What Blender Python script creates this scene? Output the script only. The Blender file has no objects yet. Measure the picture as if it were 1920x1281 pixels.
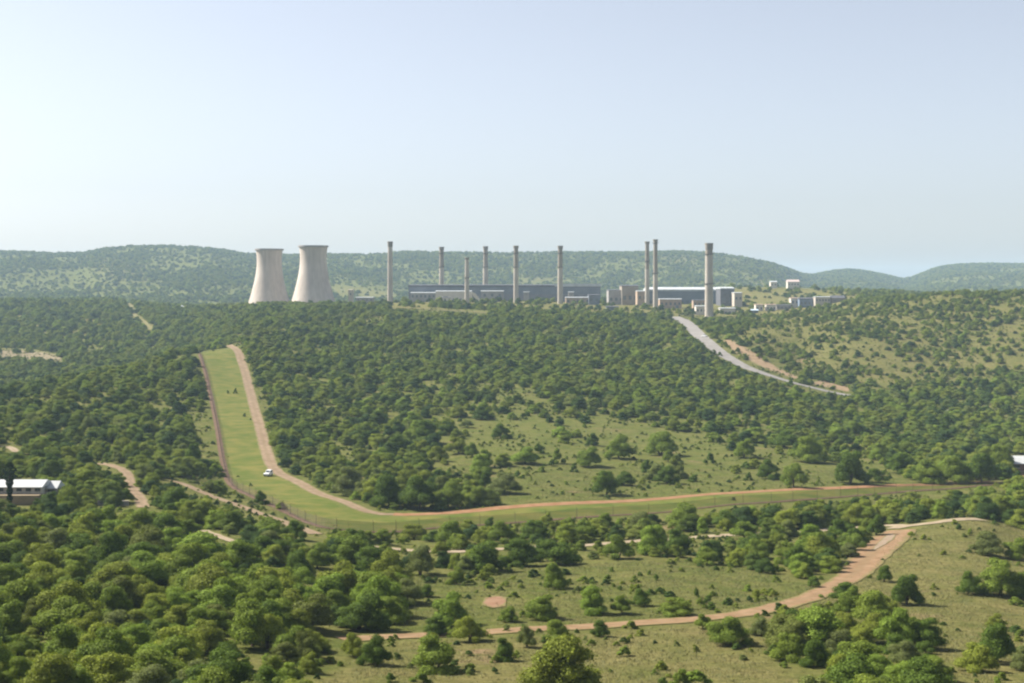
import bpy, bmesh, math, random
import numpy as np
from mathutils import Vector, Matrix

# ------------------------------------------------------------------ camera, sky, sun, exposure
S = bpy.context.scene
COL = S.collection
F = 2667.0            # focal length in pixels of the 1920 px wide photograph
HY = 540.0            # pixel row of eye level
ZC = 100.0            # camera height
cam_d = bpy.data.cameras.new('camera'); cam = bpy.data.objects.new('camera', cam_d); COL.objects.link(cam)
cam_d.sensor_width = 36.0; cam_d.lens = 36.0 * F / 1920.0
cam_d.shift_y = -(640.5 - HY) / 1920.0
cam_d.clip_start = 1.0; cam_d.clip_end = 30000.0
cam.location = (0, 0, ZC); cam.rotation_euler = (math.radians(90), 0, 0)
S.camera = cam
SUN_EL = math.radians(43); SUN_AZ = math.radians(-70)   # azimuth clockwise from +Y (view direction)
W = bpy.data.worlds.new('World'); S.world = W; W.use_nodes = True
wn = W.node_tree.nodes; wl = W.node_tree.links
bg = wn['Background']
sky = wn.new('ShaderNodeTexSky'); sky.sky_type = 'NISHITA'; sky.sun_disc = False
sky.sun_elevation = SUN_EL; sky.sun_rotation = SUN_AZ
sky.altitude = 1200; sky.air_density = 1.0; sky.dust_density = 3.6; sky.ozone_density = 1.0
hs = wn.new('ShaderNodeHueSaturation'); hs.inputs['Saturation'].default_value = 0.48
tint = wn.new('ShaderNodeMix'); tint.data_type = 'RGBA'; tint.blend_type = 'MULTIPLY'; tint.inputs[0].default_value = 1.0; tint.inputs[7].default_value = (0.985, 0.985, 1.02, 1)
wl.new(sky.outputs[0], hs.inputs['Color']); wl.new(hs.outputs[0], tint.inputs[6]); wl.new(tint.outputs[2], bg.inputs[0]); bg.inputs[1].default_value = 0.0735
sun_d = bpy.data.lights.new('sun', 'SUN'); sun = bpy.data.objects.new('sun', sun_d); COL.objects.link(sun)
sun_d.energy = 5.0; sun_d.angle = math.radians(0.6); sun_d.color = (1.0, 0.95, 0.86)
sdir = Vector((math.sin(SUN_AZ) * math.cos(SUN_EL), math.cos(SUN_AZ) * math.cos(SUN_EL), math.sin(SUN_EL)))
sun.rotation_euler = (-sdir).to_track_quat('-Z', 'Y').to_euler()
sun.location = (-300, 200, 600)
S.view_settings.view_transform = 'Standard'; S.view_settings.look = 'None'
S.view_settings.exposure = 1.16; S.view_settings.gamma = 1.0
S.render.engine = 'CYCLES'
cy = S.cycles
cy.use_denoising = True
cy.max_bounces = 6; cy.diffuse_bounces = 3; cy.transmission_bounces = 4; cy.glossy_bounces = 2; cy.volume_bounces = 1
cy.filter_width = 2.2
HAZE_DENSITY = 0.000088

random.seed(7); RNG = np.random.default_rng(7)

# ------------------------------------------------------------------ materials
def mat(name, base, rough=0.85, var=0.0, scale=1.0, base2=None, bump=0.0, bscale=None, detail=5.0, spec=0.06):
    m = bpy.data.materials.new(name); m.use_nodes = True
    n = m.node_tree.nodes; l = m.node_tree.links
    p = n['Principled BSDF']; p.inputs['Roughness'].default_value = rough
    p.inputs['Specular IOR Level'].default_value = spec
    p.inputs['Base Color'].default_value = (*base, 1)
    tc = n.new('ShaderNodeTexCoord')
    if base2 is not None or var:
        nz = n.new('ShaderNodeTexNoise'); nz.inputs['Scale'].default_value = scale; nz.inputs['Detail'].default_value = detail
        l.new(tc.outputs['Object'], nz.inputs['Vector'])
        rp = n.new('ShaderNodeValToRGB')
        b2 = base2 if base2 is not None else tuple(min(1, c * (1 + var)) for c in base)
        b1 = base if base2 is not None else tuple(c * (1 - var) for c in base)
        rp.color_ramp.elements[0].position = 0.34; rp.color_ramp.elements[1].position = 0.66
        rp.color_ramp.elements[0].color = (*b1, 1); rp.color_ramp.elements[1].color = (*b2, 1)
        l.new(nz.outputs['Fac'], rp.inputs[0]); l.new(rp.outputs[0], p.inputs['Base Color'])
    if bump:
        nb = n.new('ShaderNodeTexNoise'); nb.inputs['Scale'].default_value = bscale or scale * 3; nb.inputs['Detail'].default_value = 4
        l.new(tc.outputs['Object'], nb.inputs['Vector'])
        bp = n.new('ShaderNodeBump'); bp.inputs['Strength'].default_value = bump; bp.inputs['Distance'].default_value = 0.2
        l.new(nb.outputs['Fac'], bp.inputs['Height']); l.new(bp.outputs[0], p.inputs['Normal'])
    return m

def leaf_mat(name, stops, vary=0.35):
    """foliage: colour picked per plant from stops, varied per leaf clump"""
    m = bpy.data.materials.new(name); m.use_nodes = True
    n = m.node_tree.nodes; l = m.node_tree.links
    p = n['Principled BSDF']; p.inputs['Roughness'].default_value = 0.7; p.inputs['Specular IOR Level'].default_value = 0.08
    oi = n.new('ShaderNodeObjectInfo'); rp = n.new('ShaderNodeValToRGB')
    el = rp.color_ramp.elements
    for k, (pos, c) in enumerate(stops):
        e = el[k] if k < 2 else el.new(pos)
        e.position = pos; e.color = (*c, 1)
    l.new(oi.outputs['Random'], rp.inputs[0])
    ge = n.new('ShaderNodeNewGeometry')
    mr = n.new('ShaderNodeMapRange'); mr.inputs['To Min'].default_value = 1 - vary; mr.inputs['To Max'].default_value = 1 + vary
    l.new(ge.outputs['Random Per Island'], mr.inputs['Value'])
    mx = n.new('ShaderNodeVectorMath'); mx.operation = 'SCALE'
    l.new(rp.outputs[0], mx.inputs[0]); l.new(mr.outputs[0], mx.inputs['Scale'])
    l.new(mx.outputs[0], p.inputs['Base Color'])
    tr = n.new('ShaderNodeBsdfTranslucent')
    tm = n.new('ShaderNodeVectorMath'); tm.operation = 'MULTIPLY'; tm.inputs[1].default_value = (1.25, 1.3, 0.6)
    l.new(mx.outputs[0], tm.inputs[0]); l.new(tm.outputs[0], tr.inputs['Color'])
    ms = n.new('ShaderNodeMixShader'); ms.inputs[0].default_value = 0.26
    out = n['Material Output']
    l.new(p.outputs[0], ms.inputs[1]); l.new(tr.outputs[0], ms.inputs[2]); l.new(ms.outputs[0], out.inputs['Surface'])
    return m

DARK = (0.091, 0.136, 0.020); MID = (0.152, 0.197, 0.030); BRIGHT = (0.184, 0.250, 0.037)
OLIVE = (0.177, 0.205, 0.031); GREY = (0.149, 0.173, 0.053); YELL = (0.216, 0.250, 0.037); BROWN = (0.130, 0.150, 0.035)
LEAF = {
    'dark green': leaf_mat('leaf_dark_green', [(0, (0.082, 0.125, 0.019)), (1, (0.098, 0.146, 0.022))]),
    'mid green': leaf_mat('leaf_mid_green', [(0, (0.132, 0.181, 0.027)), (1, (0.163, 0.208, 0.031))]),
    'bright green': leaf_mat('leaf_bright_green', [(0, (0.164, 0.230, 0.034)), (1, BRIGHT)]),
    'olive': leaf_mat('leaf_olive', [(0, (0.161, 0.186, 0.028)), (1, OLIVE)]),
    'grey green': leaf_mat('leaf_grey_green', [(0, (0.133, 0.155, 0.048)), (1, GREY)]),
    'yellow green': leaf_mat('leaf_yellow_green', [(0, (0.199, 0.230, 0.034)), (1, YELL)]),
    'dull olive': leaf_mat('leaf_brownish', [(0, (0.116, 0.134, 0.031)), (1, (0.132, 0.153, 0.034))]),
}
LEAF_MIX = leaf_mat('leaf_mixed', [(0, DARK), (0.22, (0.045, 0.080, 0.024)), (0.45, MID), (0.62, OLIVE), (0.74, BRIGHT), (0.86, GREY), (0.95, YELL), (1.0, OLIVE)])
BARK = mat('bark', (0.10, 0.075, 0.055), 0.9, 0.3, 6)

# ------------------------------------------------------------------ terrain heights
def pchip(x, y, xq):
    x = np.asarray(x, float); y = np.asarray(y, float); h = np.diff(x); dl = np.diff(y) / h
    d = np.zeros_like(y); d[0] = dl[0]; d[-1] = dl[-1]
    for i in range(1, len(x) - 1):
        if dl[i - 1] * dl[i] > 0:
            w1 = 2 * h[i] + h[i - 1]; w2 = h[i] + 2 * h[i - 1]
            d[i] = (w1 + w2) / (w1 / dl[i - 1] + w2 / dl[i])
    i = np.clip(np.searchsorted(x, xq) - 1, 0, len(x) - 2)
    t = np.clip((xq - x[i]) / h[i], 0, 1)
    return (y[i] * (1 + 2 * t) * (1 - t) ** 2 + d[i] * h[i] * t * (1 - t) ** 2 + y[i + 1] * t * t * (3 - 2 * t) + d[i + 1] * h[i] * t * t * (t - 1))

def vnoise(x, y, seed=0):
    xi = np.floor(x).astype(np.int64); yi = np.floor(y).astype(np.int64); fx = x - xi; fy = y - yi
    fx = fx * fx * (3 - 2 * fx); fy = fy * fy * (3 - 2 * fy)
    def hsh(a, b):
        n = (a * 374761393 + b * 668265263 + seed * 1442695041) & 0x7fffffff
        n = ((n ^ (n >> 13)) * 1274126177) & 0x7fffffff
        return ((n ^ (n >> 16)) & 0xffff) / 65535.0
    return (hsh(xi, yi) * (1 - fx) + hsh(xi + 1, yi) * fx) * (1 - fy) + (hsh(xi, yi + 1) * (1 - fx) + hsh(xi + 1, yi + 1) * fx) * fy
def fbm(x, y, seed=0, octs=4):
    r = 0; a = 0.5
    for k in range(octs):
        r = r + a * vnoise(x * 2 ** k, y * 2 ** k, seed + k * 17); a *= 0.5
    return r

NEAR = [(3, 5500), (20, 2240), (60, 1760), (100, 1480)]
PROF = {   # per photograph column: distance -> row of the ground there
    0:    [(140, 1281), (170, 1200), (220, 1100), (290, 1000), (345, 942), (430, 880), (540, 800), (620, 752), (670, 735), (760, 745), (900, 730), (1000, 705), (1150, 668), (1400, 622), (1650, 582), (1800, 566), (2000, 572), (2300, 570)],
    200:  [(140, 1281), (220, 1100), (290, 1000), (345, 945), (430, 880), (560, 795), (680, 725), (740, 703), (850, 715), (1000, 695), (1200, 650), (1450, 603), (1700, 572), (1850, 566), (2050, 574), (2300, 572)],
    350:  [(144, 1281), (223, 1100), (297, 1000), (350, 947), (400, 914), (470, 874), (560, 803), (680, 733), (780, 680), (830, 664), (930, 675), (1100, 655), (1300, 615), (1500, 590), (1650, 579), (2000, 580), (2300, 574)],
    420:  [(145, 1281), (225, 1100), (300, 1000), (352, 955), (400, 925), (455, 890), (570, 800), (700, 727), (800, 678), (850, 657), (930, 652), (1080, 633), (1250, 605), (1400, 587), (1550, 580), (2000, 582), (2300, 575)],
    500:  [(146, 1281), (225, 1105), (305, 1000), (355, 962), (400, 928), (450, 892), (570, 803), (720, 722), (850, 662), (950, 636), (1080, 608), (1200, 590), (1330, 579), (1500, 577), (1900, 580), (2300, 575)],
    620:  [(148, 1281), (187, 1190), (230, 1108), (310, 1003), (350, 978), (380, 945), (440, 903), (580, 806), (780, 703), (950, 643), (1100, 604), (1250, 581), (1350, 576), (1500, 574), (1800, 577), (2300, 575)],
    780:  [(150, 1281), (187, 1190), (230, 1108), (328, 1003), (350, 985), (370, 965), (440, 903), (580, 806), (780, 703), (950, 645), (1100, 602), (1230, 582), (1330, 571), (1500, 567), (1700, 566), (2300, 575)],
    960:  [(150, 1281), (185, 1190), (230, 1110), (330, 1000), (350, 985), (375, 955), (440, 900), (580, 805), (780, 702), (950, 645), (1100, 603), (1250, 578), (1330, 572), (1500, 566), (1700, 563), (2300, 573)],
    1200: [(150, 1281), (195, 1168), (230, 1105), (330, 995), (375, 960), (400, 938), (450, 900), (600, 800), (800, 705), (900, 667), (1050, 627), (1150, 606), (1250, 593), (1350, 582), (1500, 573), (1700, 566), (2300, 570)],
    1400: [(150, 1281), (200, 1158), (250, 1085), (330, 995), (375, 952), (400, 935), (450, 900), (600, 805), (720, 745), (800, 708), (870, 688), (950, 645), (1050, 616), (1150, 602), (1250, 593), (1400, 582), (1600, 565), (1780, 541), (1900, 538), (2300, 553)],
    1500: [(150, 1281), (200, 1162), (256, 1078), (325, 1000), (362, 968), (400, 935), (440, 907), (600, 812), (720, 754), (800, 722), (860, 702), (950, 660), (1050, 617), (1150, 598), (1230, 588), (1400, 578), (1600, 562), (1760, 543), (1900, 540), (2300, 553)],
    1600: [(150, 1281), (200, 1165), (262, 1070), (320, 1005), (350, 985), (400, 935), (430, 914), (470, 890), (600, 820), (720, 763), (800, 737), (850, 712), (950, 650), (1050, 608), (1150, 583), (1230, 570), (1400, 563), (1700, 549), (1850, 548), (2300, 553)],
    1800: [(150, 1281), (200, 1170), (250, 1085), (300, 1017), (335, 978), (390, 952), (420, 925), (450, 906), (520, 868), (620, 820), (720, 778), (850, 718), (950, 660), (1050, 607), (1130, 568), (1200, 551), (1400, 558), (1800, 558), (2300, 553)],
    1920: [(150, 1281), (200, 1180), (260, 1080), (310, 1020), (345, 990), (400, 945), (450, 905), (500, 886), (600, 830), (720, 780), (850, 715), (950, 655), (1050, 602), (1130, 563), (1200, 549), (1400, 556), (1800, 558), (2300, 553)],
}
RIDGE = [(-900, 480), (-400, 468), (0, 472), (100, 475), (140, 476), (200, 466), (280, 461), (380, 465), (440, 473), (480, 478), (540, 479), (620, 478), (680, 478), (730, 475), (780, 473), (850, 474), (960, 475), (1060, 474), (1150, 474), (1200, 474), (1260, 472), (1310, 474), (1380, 481), (1430, 490), (1460, 497), (1490, 508), (1512, 516), (1540, 512), (1570, 507), (1600, 506), (1640, 512), (1680, 521), (1694, 525), (1720, 517), (1750, 504), (1790, 497), (1850, 495), (1920, 496), (2300, 488), (2900, 500)]
ug = np.concatenate([np.linspace(-1.3, -0.46, 22, endpoint=False), np.linspace(-0.46, 0.46, 250, endpoint=False), np.linspace(0.46, 1.3, 23)])
dg = np.exp(np.linspace(math.log(3.0), math.log(9500.0), 560))
def build_heights():
    px = 960 + ug * F; cols = sorted(PROF)
    near = np.zeros((len(cols), len(dg)))
    for k, c in enumerate(cols):
        pts = NEAR + PROF[c]
        near[k] = pchip([math.log(a) for a, _ in pts], [b for _, b in pts], np.log(np.minimum(dg, 2300)))
    PY = np.zeros((len(ug), len(dg)))
    pxc = np.clip(px, 0, 1920)
    for j in range(len(dg)):
        PY[:, j] = pchip(cols, near[:, j], pxc)
    # far hills
    rd = np.interp(px, [-900, 1450, 1540, 2900], [3900, 3800, 4700, 4900])
    rr = pchip([a for a, _ in RIDGE], [b for _, b in RIDGE], np.clip(px, -900, 2900))
    j0 = np.searchsorted(dg, 2300)
    for i in range(len(ug)):
        sel = dg > 2300
        d = dg[sel]; base = PY[i, j0 - 1]
        t = (d - 2300) / (rd[i] - 2300)
        tt = np.clip(t, 0, 1); s = tt ** 1.15 * (1 - tt) + (1 - (1 - tt) ** 2) * tt
        up = base + (rr[i] - base) * s
        down = rr[i] + np.clip(t - 1, 0, 3) * 45
        PY[i, sel] = np.where(t <= 1, up, down)
    Z = ZC - (PY - HY) / F * dg[None, :]
    X = ug[:, None] * dg[None, :]; Y = np.broadcast_to(dg[None, :], X.shape)
    rdm = rd[:, None]
    far = np.clip((Y - 2350) / 500, 0, 1) * np.clip((rdm - 60 - Y) / 600, 0, 1)
    spur = np.abs(fbm(X / 420 + Y / 1500, Y / 1300, 3, 3) - 0.45) * 2
    Z = Z - far * (spur < 9) * (55 * (0.55 - spur)) + far * 8 * (fbm(X / 130, Y / 160, 9, 3) - 0.45)
    nr = np.clip((Y - 60) / 100, 0, 1) * np.clip((2300 - Y) / 400, 0, 1)
    Z = Z + nr * (fbm(X / 38, Y / 38, 21, 3) - 0.45) * 2.4 * np.clip(Y / 500, 0.25, 1)
    return Z
ZG = build_heights()
for _ in range(2):   # soften the profile joints
    ZG[1:-1] = 0.25 * ZG[:-2] + 0.5 * ZG[1:-1] + 0.25 * ZG[2:]
    ZG[:, 1:-1] = 0.25 * ZG[:, :-2] + 0.5 * ZG[:, 1:-1] + 0.25 * ZG[:, 2:]

def H(x, y):
    x = np.asarray(x, float); y = np.maximum(np.asarray(y, float), 3.01); u = x / y
    i = np.clip(np.searchsorted(ug, u) - 1, 0, len(ug) - 2); j = np.clip(np.searchsorted(dg, y) - 1, 0, len(dg) - 2)
    a = np.clip((u - ug[i]) / (ug[i + 1] - ug[i]), 0, 1); b = np.clip((y - dg[j]) / (dg[j + 1] - dg[j]), 0, 1)
    return (ZG[i, j] * (1 - a) + ZG[i + 1, j] * a) * (1 - b) + (ZG[i, j + 1] * (1 - a) + ZG[i + 1, j + 1] * a) * b
def h(x, y): return float(H(x, y))
def ground(px, py, dmin=120.0):
    """the first ground point beyond dmin that the ray through a photograph pixel meets"""
    u = (px - 960) / F
    d = np.exp(np.linspace(math.log(dmin), math.log(6000), 1500))
    pg = HY + F * (ZC - H(u * d, d)) / d
    k = np.where(pg <= py)[0]
    if len(k) == 0: return None
    k = k[0]; y = d[k]
    if k > 0:
        t = (pg[k - 1] - py) / max(1e-6, pg[k - 1] - pg[k]); y = d[k - 1] + (d[k] - d[k - 1]) * t
    return Vector((u * y, y, h(u * y, y)))
def pix(x, y, z): return 960 + F * x / y, HY + F * (ZC - z) / y

# ------------------------------------------------------------------ mesh helpers
def tag(o, label=None, cat=None, group=None, kind=None):
    if label: o['label'] = label
    if cat: o['category'] = cat
    if group: o['group'] = group
    if kind: o['kind'] = kind
    return o
def empty(name, loc, label, cat, group=None, rz=0.0):
    o = bpy.data.objects.new(name, None); COL.objects.link(o); o.location = loc; o.rotation_euler = (0, 0, rz)
    o.empty_display_size = 1
    return tag(o, label, cat, group)
def link_mesh(name, verts, faces, m, parent=None, smooth=False):
    me = bpy.data.meshes.new(name); me.from_pydata([tuple(v) for v in verts], [], faces); me.update()
    if m is not None: me.materials.append(m)
    if smooth:
        for p in me.polygons: p.use_smooth = True
    o = bpy.data.objects.new(name, me); COL.objects.link(o)
    if parent is not None: o.parent = parent
    return o
class MB:
    def __init__(s): s.v = []; s.f = []
    def add(s, v, f):
        k = len(s.v); s.v += [tuple(p) for p in v]; s.f += [tuple(i + k for i in q) for q in f]; return s
    def box(s, x0, x1, y0, y1, z0, z1):
        return s.add([(x0, y0, z0), (x1, y0, z0), (x1, y1, z0), (x0, y1, z0), (x0, y0, z1), (x1, y0, z1), (x1, y1, z1), (x0, y1, z1)],
                     [(0, 3, 2, 1), (4, 5, 6, 7), (0, 1, 5, 4), (1, 2, 6, 5), (2, 3, 7, 6), (3, 0, 4, 7)])
    def prism(s, prof, y0, y1):   # profile in x, z
        n = len(prof)
        return s.add([(x, y0, z) for x, z in prof] + [(x, y1, z) for x, z in prof],
                     [tuple(range(n)), tuple(range(2 * n - 1, n - 1, -1))] + [(i, i + n, (i + 1) % n + n, (i + 1) % n) for i in range(n)])
    def prism_x(s, prof, x0, x1):   # profile in y, z
        n = len(prof)
        return s.add([(x0, y, z) for y, z in prof] + [(x1, y, z) for y, z in prof],
                     [tuple(range(n - 1, -1, -1)), tuple(range(n, 2 * n))] + [(i, (i + 1) % n, (i + 1) % n + n, i + n) for i in range(n)])
    def lathe(s, prof, n=32, cx=0, cy=0, cap=True):   # profile r, z from the bottom up
        v = []; f = []
        for r, z in prof:
            v += [(cx + r * math.cos(2 * math.pi * k / n), cy + r * math.sin(2 * math.pi * k / n), z) for k in range(n)]
        for a in range(len(prof) - 1):
            f += [(a * n + k, a * n + (k + 1) % n, (a + 1) * n + (k + 1) % n, (a + 1) * n + k) for k in range(n)]
        if cap: f += [tuple(range(n - 1, -1, -1)), tuple((len(prof) - 1) * n + k for k in range(n))]
        return s.add(v, f)
    def tube(s, pts, rads, n=6):
        v = []; f = []
        for i, p in enumerate(pts):
            p = Vector(p); t = (Vector(pts[min(i + 1, len(pts) - 1)]) - Vector(pts[max(i - 1, 0)])).normalized()
            a = t.cross(Vector((0.3, 1, 0.1))).normalized(); b = t.cross(a)
            v += [p + (a * math.cos(2 * math.pi * k / n) + b * math.sin(2 * math.pi * k / n)) * rads[i] for k in range(n)]
        for i in range(len(pts) - 1):
            f += [(i * n + k, i * n + (k + 1) % n, (i + 1) * n + (k + 1) % n, (i + 1) * n + k) for k in range(n)]
        f += [tuple(range(n - 1, -1, -1)), tuple((len(pts) - 1) * n + k for k in range(n))]
        return s.add(v, f)
    def build(s, name, m, parent=None, smooth=False, edges=None):
        o = link_mesh(name, s.v, s.f, m, parent, smooth)
        if edges: o.data.set_sharp_from_angle(angle=math.radians(edges))
        return o

def smooth_poly(pts, step):
    """Catmull-Rom through world points, resampled about every step metres"""
    P = [Vector(p[:2]) for p in pts]; out = []
    for i in range(len(P) - 1):
        a = P[max(i - 1, 0)]; b = P[i]; c = P[i + 1]; d = P[min(i + 2, len(P) - 1)]
        n = max(2, int((c - b).length / step))
        for k in range(n):
            t = k / n
            out.append(0.5 * ((2 * b) + (c - a) * t + (2 * a - 5 * b + 4 * c - d) * t * t + (3 * b - a - 3 * c + d) * t ** 3))
    out.append(P[-1]); return out
def pixline(pp, dmin=120.0):
    r = []
    for p in pp:
        g = ground(p[0], p[1], p[2] if len(p) > 2 else dmin)
        if g is not None: r.append(g)
    return r
def sheet(name, A, B, m, lift=0.07, across=6, kind='structure', ends=True):
    """a sheet draped on the ground between two world polylines of equal length"""
    v = []; f = []; w = across + 1
    for a, b in zip(A, B):
        for k in range(w):
            p = a + (b - a) * (k / across); v.append((p.x, p.y, h(p.x, p.y) + lift))
    for i in range(len(A) - 1):
        for k in range(across): f.append((i * w + k, i * w + k + 1, (i + 1) * w + k + 1, (i + 1) * w + k))
    me = bpy.data.meshes.new(name); me.from_pydata(v, [], f); me.update(); me.materials.append(m)
    n_ = len(A); tt = np.linspace(-1, 1, w)
    ed = np.abs(tt)[None, :] * np.ones((n_, 1))
    if ends: ed[0] = 1; ed[-1] = 1
    at = me.attributes.new('edge', 'FLOAT', 'POINT'); at.data.foreach_set('value', ed.ravel().astype(np.float32))
    fl = sum(1 for p in me.polygons if p.normal.z < 0)
    if fl > len(f) / 2: me.flip_normals()
    o = bpy.data.objects.new(name, me); COL.objects.link(o); return tag(o, kind=kind)
ROADS = []   # (world polyline, half width) kept clear of plants
def road(name, pp, width, m, lift=0.07, wob=0.25, step=2.5, ends=None, dmin=120.0, across=6):
    C = smooth_poly(pixline(pp, dmin), step); A = []; B = []
    for i, p in enumerate(C):
        t = (C[min(i + 1, len(C) - 1)] - C[max(i - 1, 0)]).normalized(); n = Vector((-t.y, t.x))
        wv = width if not callable(width) else width(i / (len(C) - 1))
        A.append(p + n * (wv / 2 + wob * math.sin(i * 1.7 + 2) * random.random())); B.append(p - n * (wv / 2 + wob * math.sin(i * 1.3) * random.random()))
    ROADS.append((C, (width if not callable(width) else width(0.5)) / 2))
    sheet(name, A, B, m, lift, across, ends=False); return C

# ------------------------------------------------------------------ regions (photograph pixels)
def inpoly(px, py, poly):
    r = np.zeros(np.shape(px), bool); n = len(poly)
    for i in range(n):
        x0, y0 = poly[i]; x1, y1 = poly[(i + 1) % n]
        if y0 == y1: continue
        c = ((y0 > py) != (y1 > py)) & (px < (x1 - x0) * (py - y0) / (y1 - y0) + x0); r ^= c
    return r
STRIP_L = [(374, 664), (387, 705), (399, 760), (411, 825), (419, 870), (432, 908), (480, 935), (540, 963), (610, 990), (700, 998), (800, 992), (900, 985), (1100, 970), (1300, 955), (1500, 938), (1700, 922), (1870, 908)]
STRIP_R = [(447, 652), (458, 690), (470, 730), (487, 795), (499, 835), (514, 872), (545, 897), (600, 922), (645, 943), (705, 964), (790, 967), (900, 958), (1100, 943), (1300, 930), (1500, 919), (1700, 911), (1865, 905)]
P_STRIP = [(366, 662)] + [(x - 12, y + (6 if x > 430 else 0)) for x, y in STRIP_L] + [(x + 6, y - 4) for x, y in STRIP_R[::-1]]
P_SAV = [(835, 815), (880, 790), (985, 770), (1090, 780), (1200, 800), (1320, 815), (1420, 830), (1500, 852), (1570, 858), (1640, 862), (1700, 888), (1705, 906), (1500, 917), (1300, 930), (1100, 943), (915, 955), (905, 915), (870, 890), (850, 860)]
P_SAV2 = [(770, 745), (850, 705), (1000, 730), (1200, 765), (1450, 805), (1570, 840), (1500, 856), (1320, 820), (1100, 785), (985, 775), (885, 795), (850, 860), (905, 920), (860, 930), (810, 860)]
P_MIDC = [(770, 1090), (800, 1065), (900, 1090), (990, 1062), (1100, 1060), (1190, 1050), (1330, 1055), (1440, 1070), (1500, 1090), (1545, 1105), (1480, 1130), (1380, 1150), (1200, 1165), (1000, 1178), (800, 1190), (730, 1185), (760, 1140)]
P_RIGHT = [(1670, 1010), (1760, 980), (1845, 974), (1960, 1000), (2100, 1750), (1780, 1750), (1780, 1300), (1745, 1240), (1690, 1180), (1600, 1150), (1460, 1145), (1560, 1110), (1630, 1060)]
P_BOT = [(590, 1300), (640, 1250), (760, 1205), (900, 1200), (1150, 1185), (1400, 1165), (1440, 1190), (1450, 1230), (1530, 1300), (1620, 1750), (480, 1750)]
P_THICK = [(1455, 1172), (1560, 1160), (1650, 1166), (1735, 1210), (1765, 1300), (1790, 1700), (1500, 1700), (1540, 1300), (1475, 1245)]
P_HOUSE = [(-60, 898), (75, 897), (112, 905), (110, 918), (60, 940), (58, 962), (-60, 968)]
P_RHOUSE = [(1880, 862), (1960, 850), (1960, 905), (1890, 905)]
P_YARD = [(640, 548), (760, 530), (1130, 530), (1200, 540), (1400, 535), (1600, 540), (1585, 575), (1420, 592), (1340, 600), (1130, 592), (900, 578), (640, 574)]
P_BANK = [(735, 575), (915, 582), (915, 590), (740, 582)]
P_KHAKI = [(1390, 548), (1440, 534), (1530, 528), (1660, 545), (1640, 565), (1500, 568), (1400, 570)]
P_RHILL = [(1355, 604), (1500, 575), (1640, 560), (1780, 550), (1960, 545), (1960, 690), (1800, 715), (1700, 730), (1610, 715), (1540, 705), (1440, 672)]
P_RCLR = [(1660, 760), (1740, 735), (1840, 730), (1930, 750), (1930, 790), (1840, 800), (1720, 790)]
P_LCLR = [(-40, 652), (60, 654), (112, 664), (108, 676), (40, 672), (-40, 668)]
P_LKH = [(60, 590), (170, 595), (180, 640), (60, 640)]
P_FARC = [[(625, 534), (690, 540), (742, 549), (742, 562), (640, 556), (625, 548)], [(960, 522), (1060, 520), (1080, 530), (960, 536)], [(1230, 480), (1300, 478), (1320, 492), (1240, 496)], [(160, 478), (240, 480), (300, 525), (220, 528), (180, 505)], [(1420, 520), (1540, 525), (1640, 545), (1400, 548)]]
VERGE = [[(425, 895), (470, 905), (560, 950), (640, 990), (600, 1005), (520, 975), (430, 925), (330, 905), (340, 893)], [(350, 780), (412, 800), (420, 880), (385, 880)]]

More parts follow.
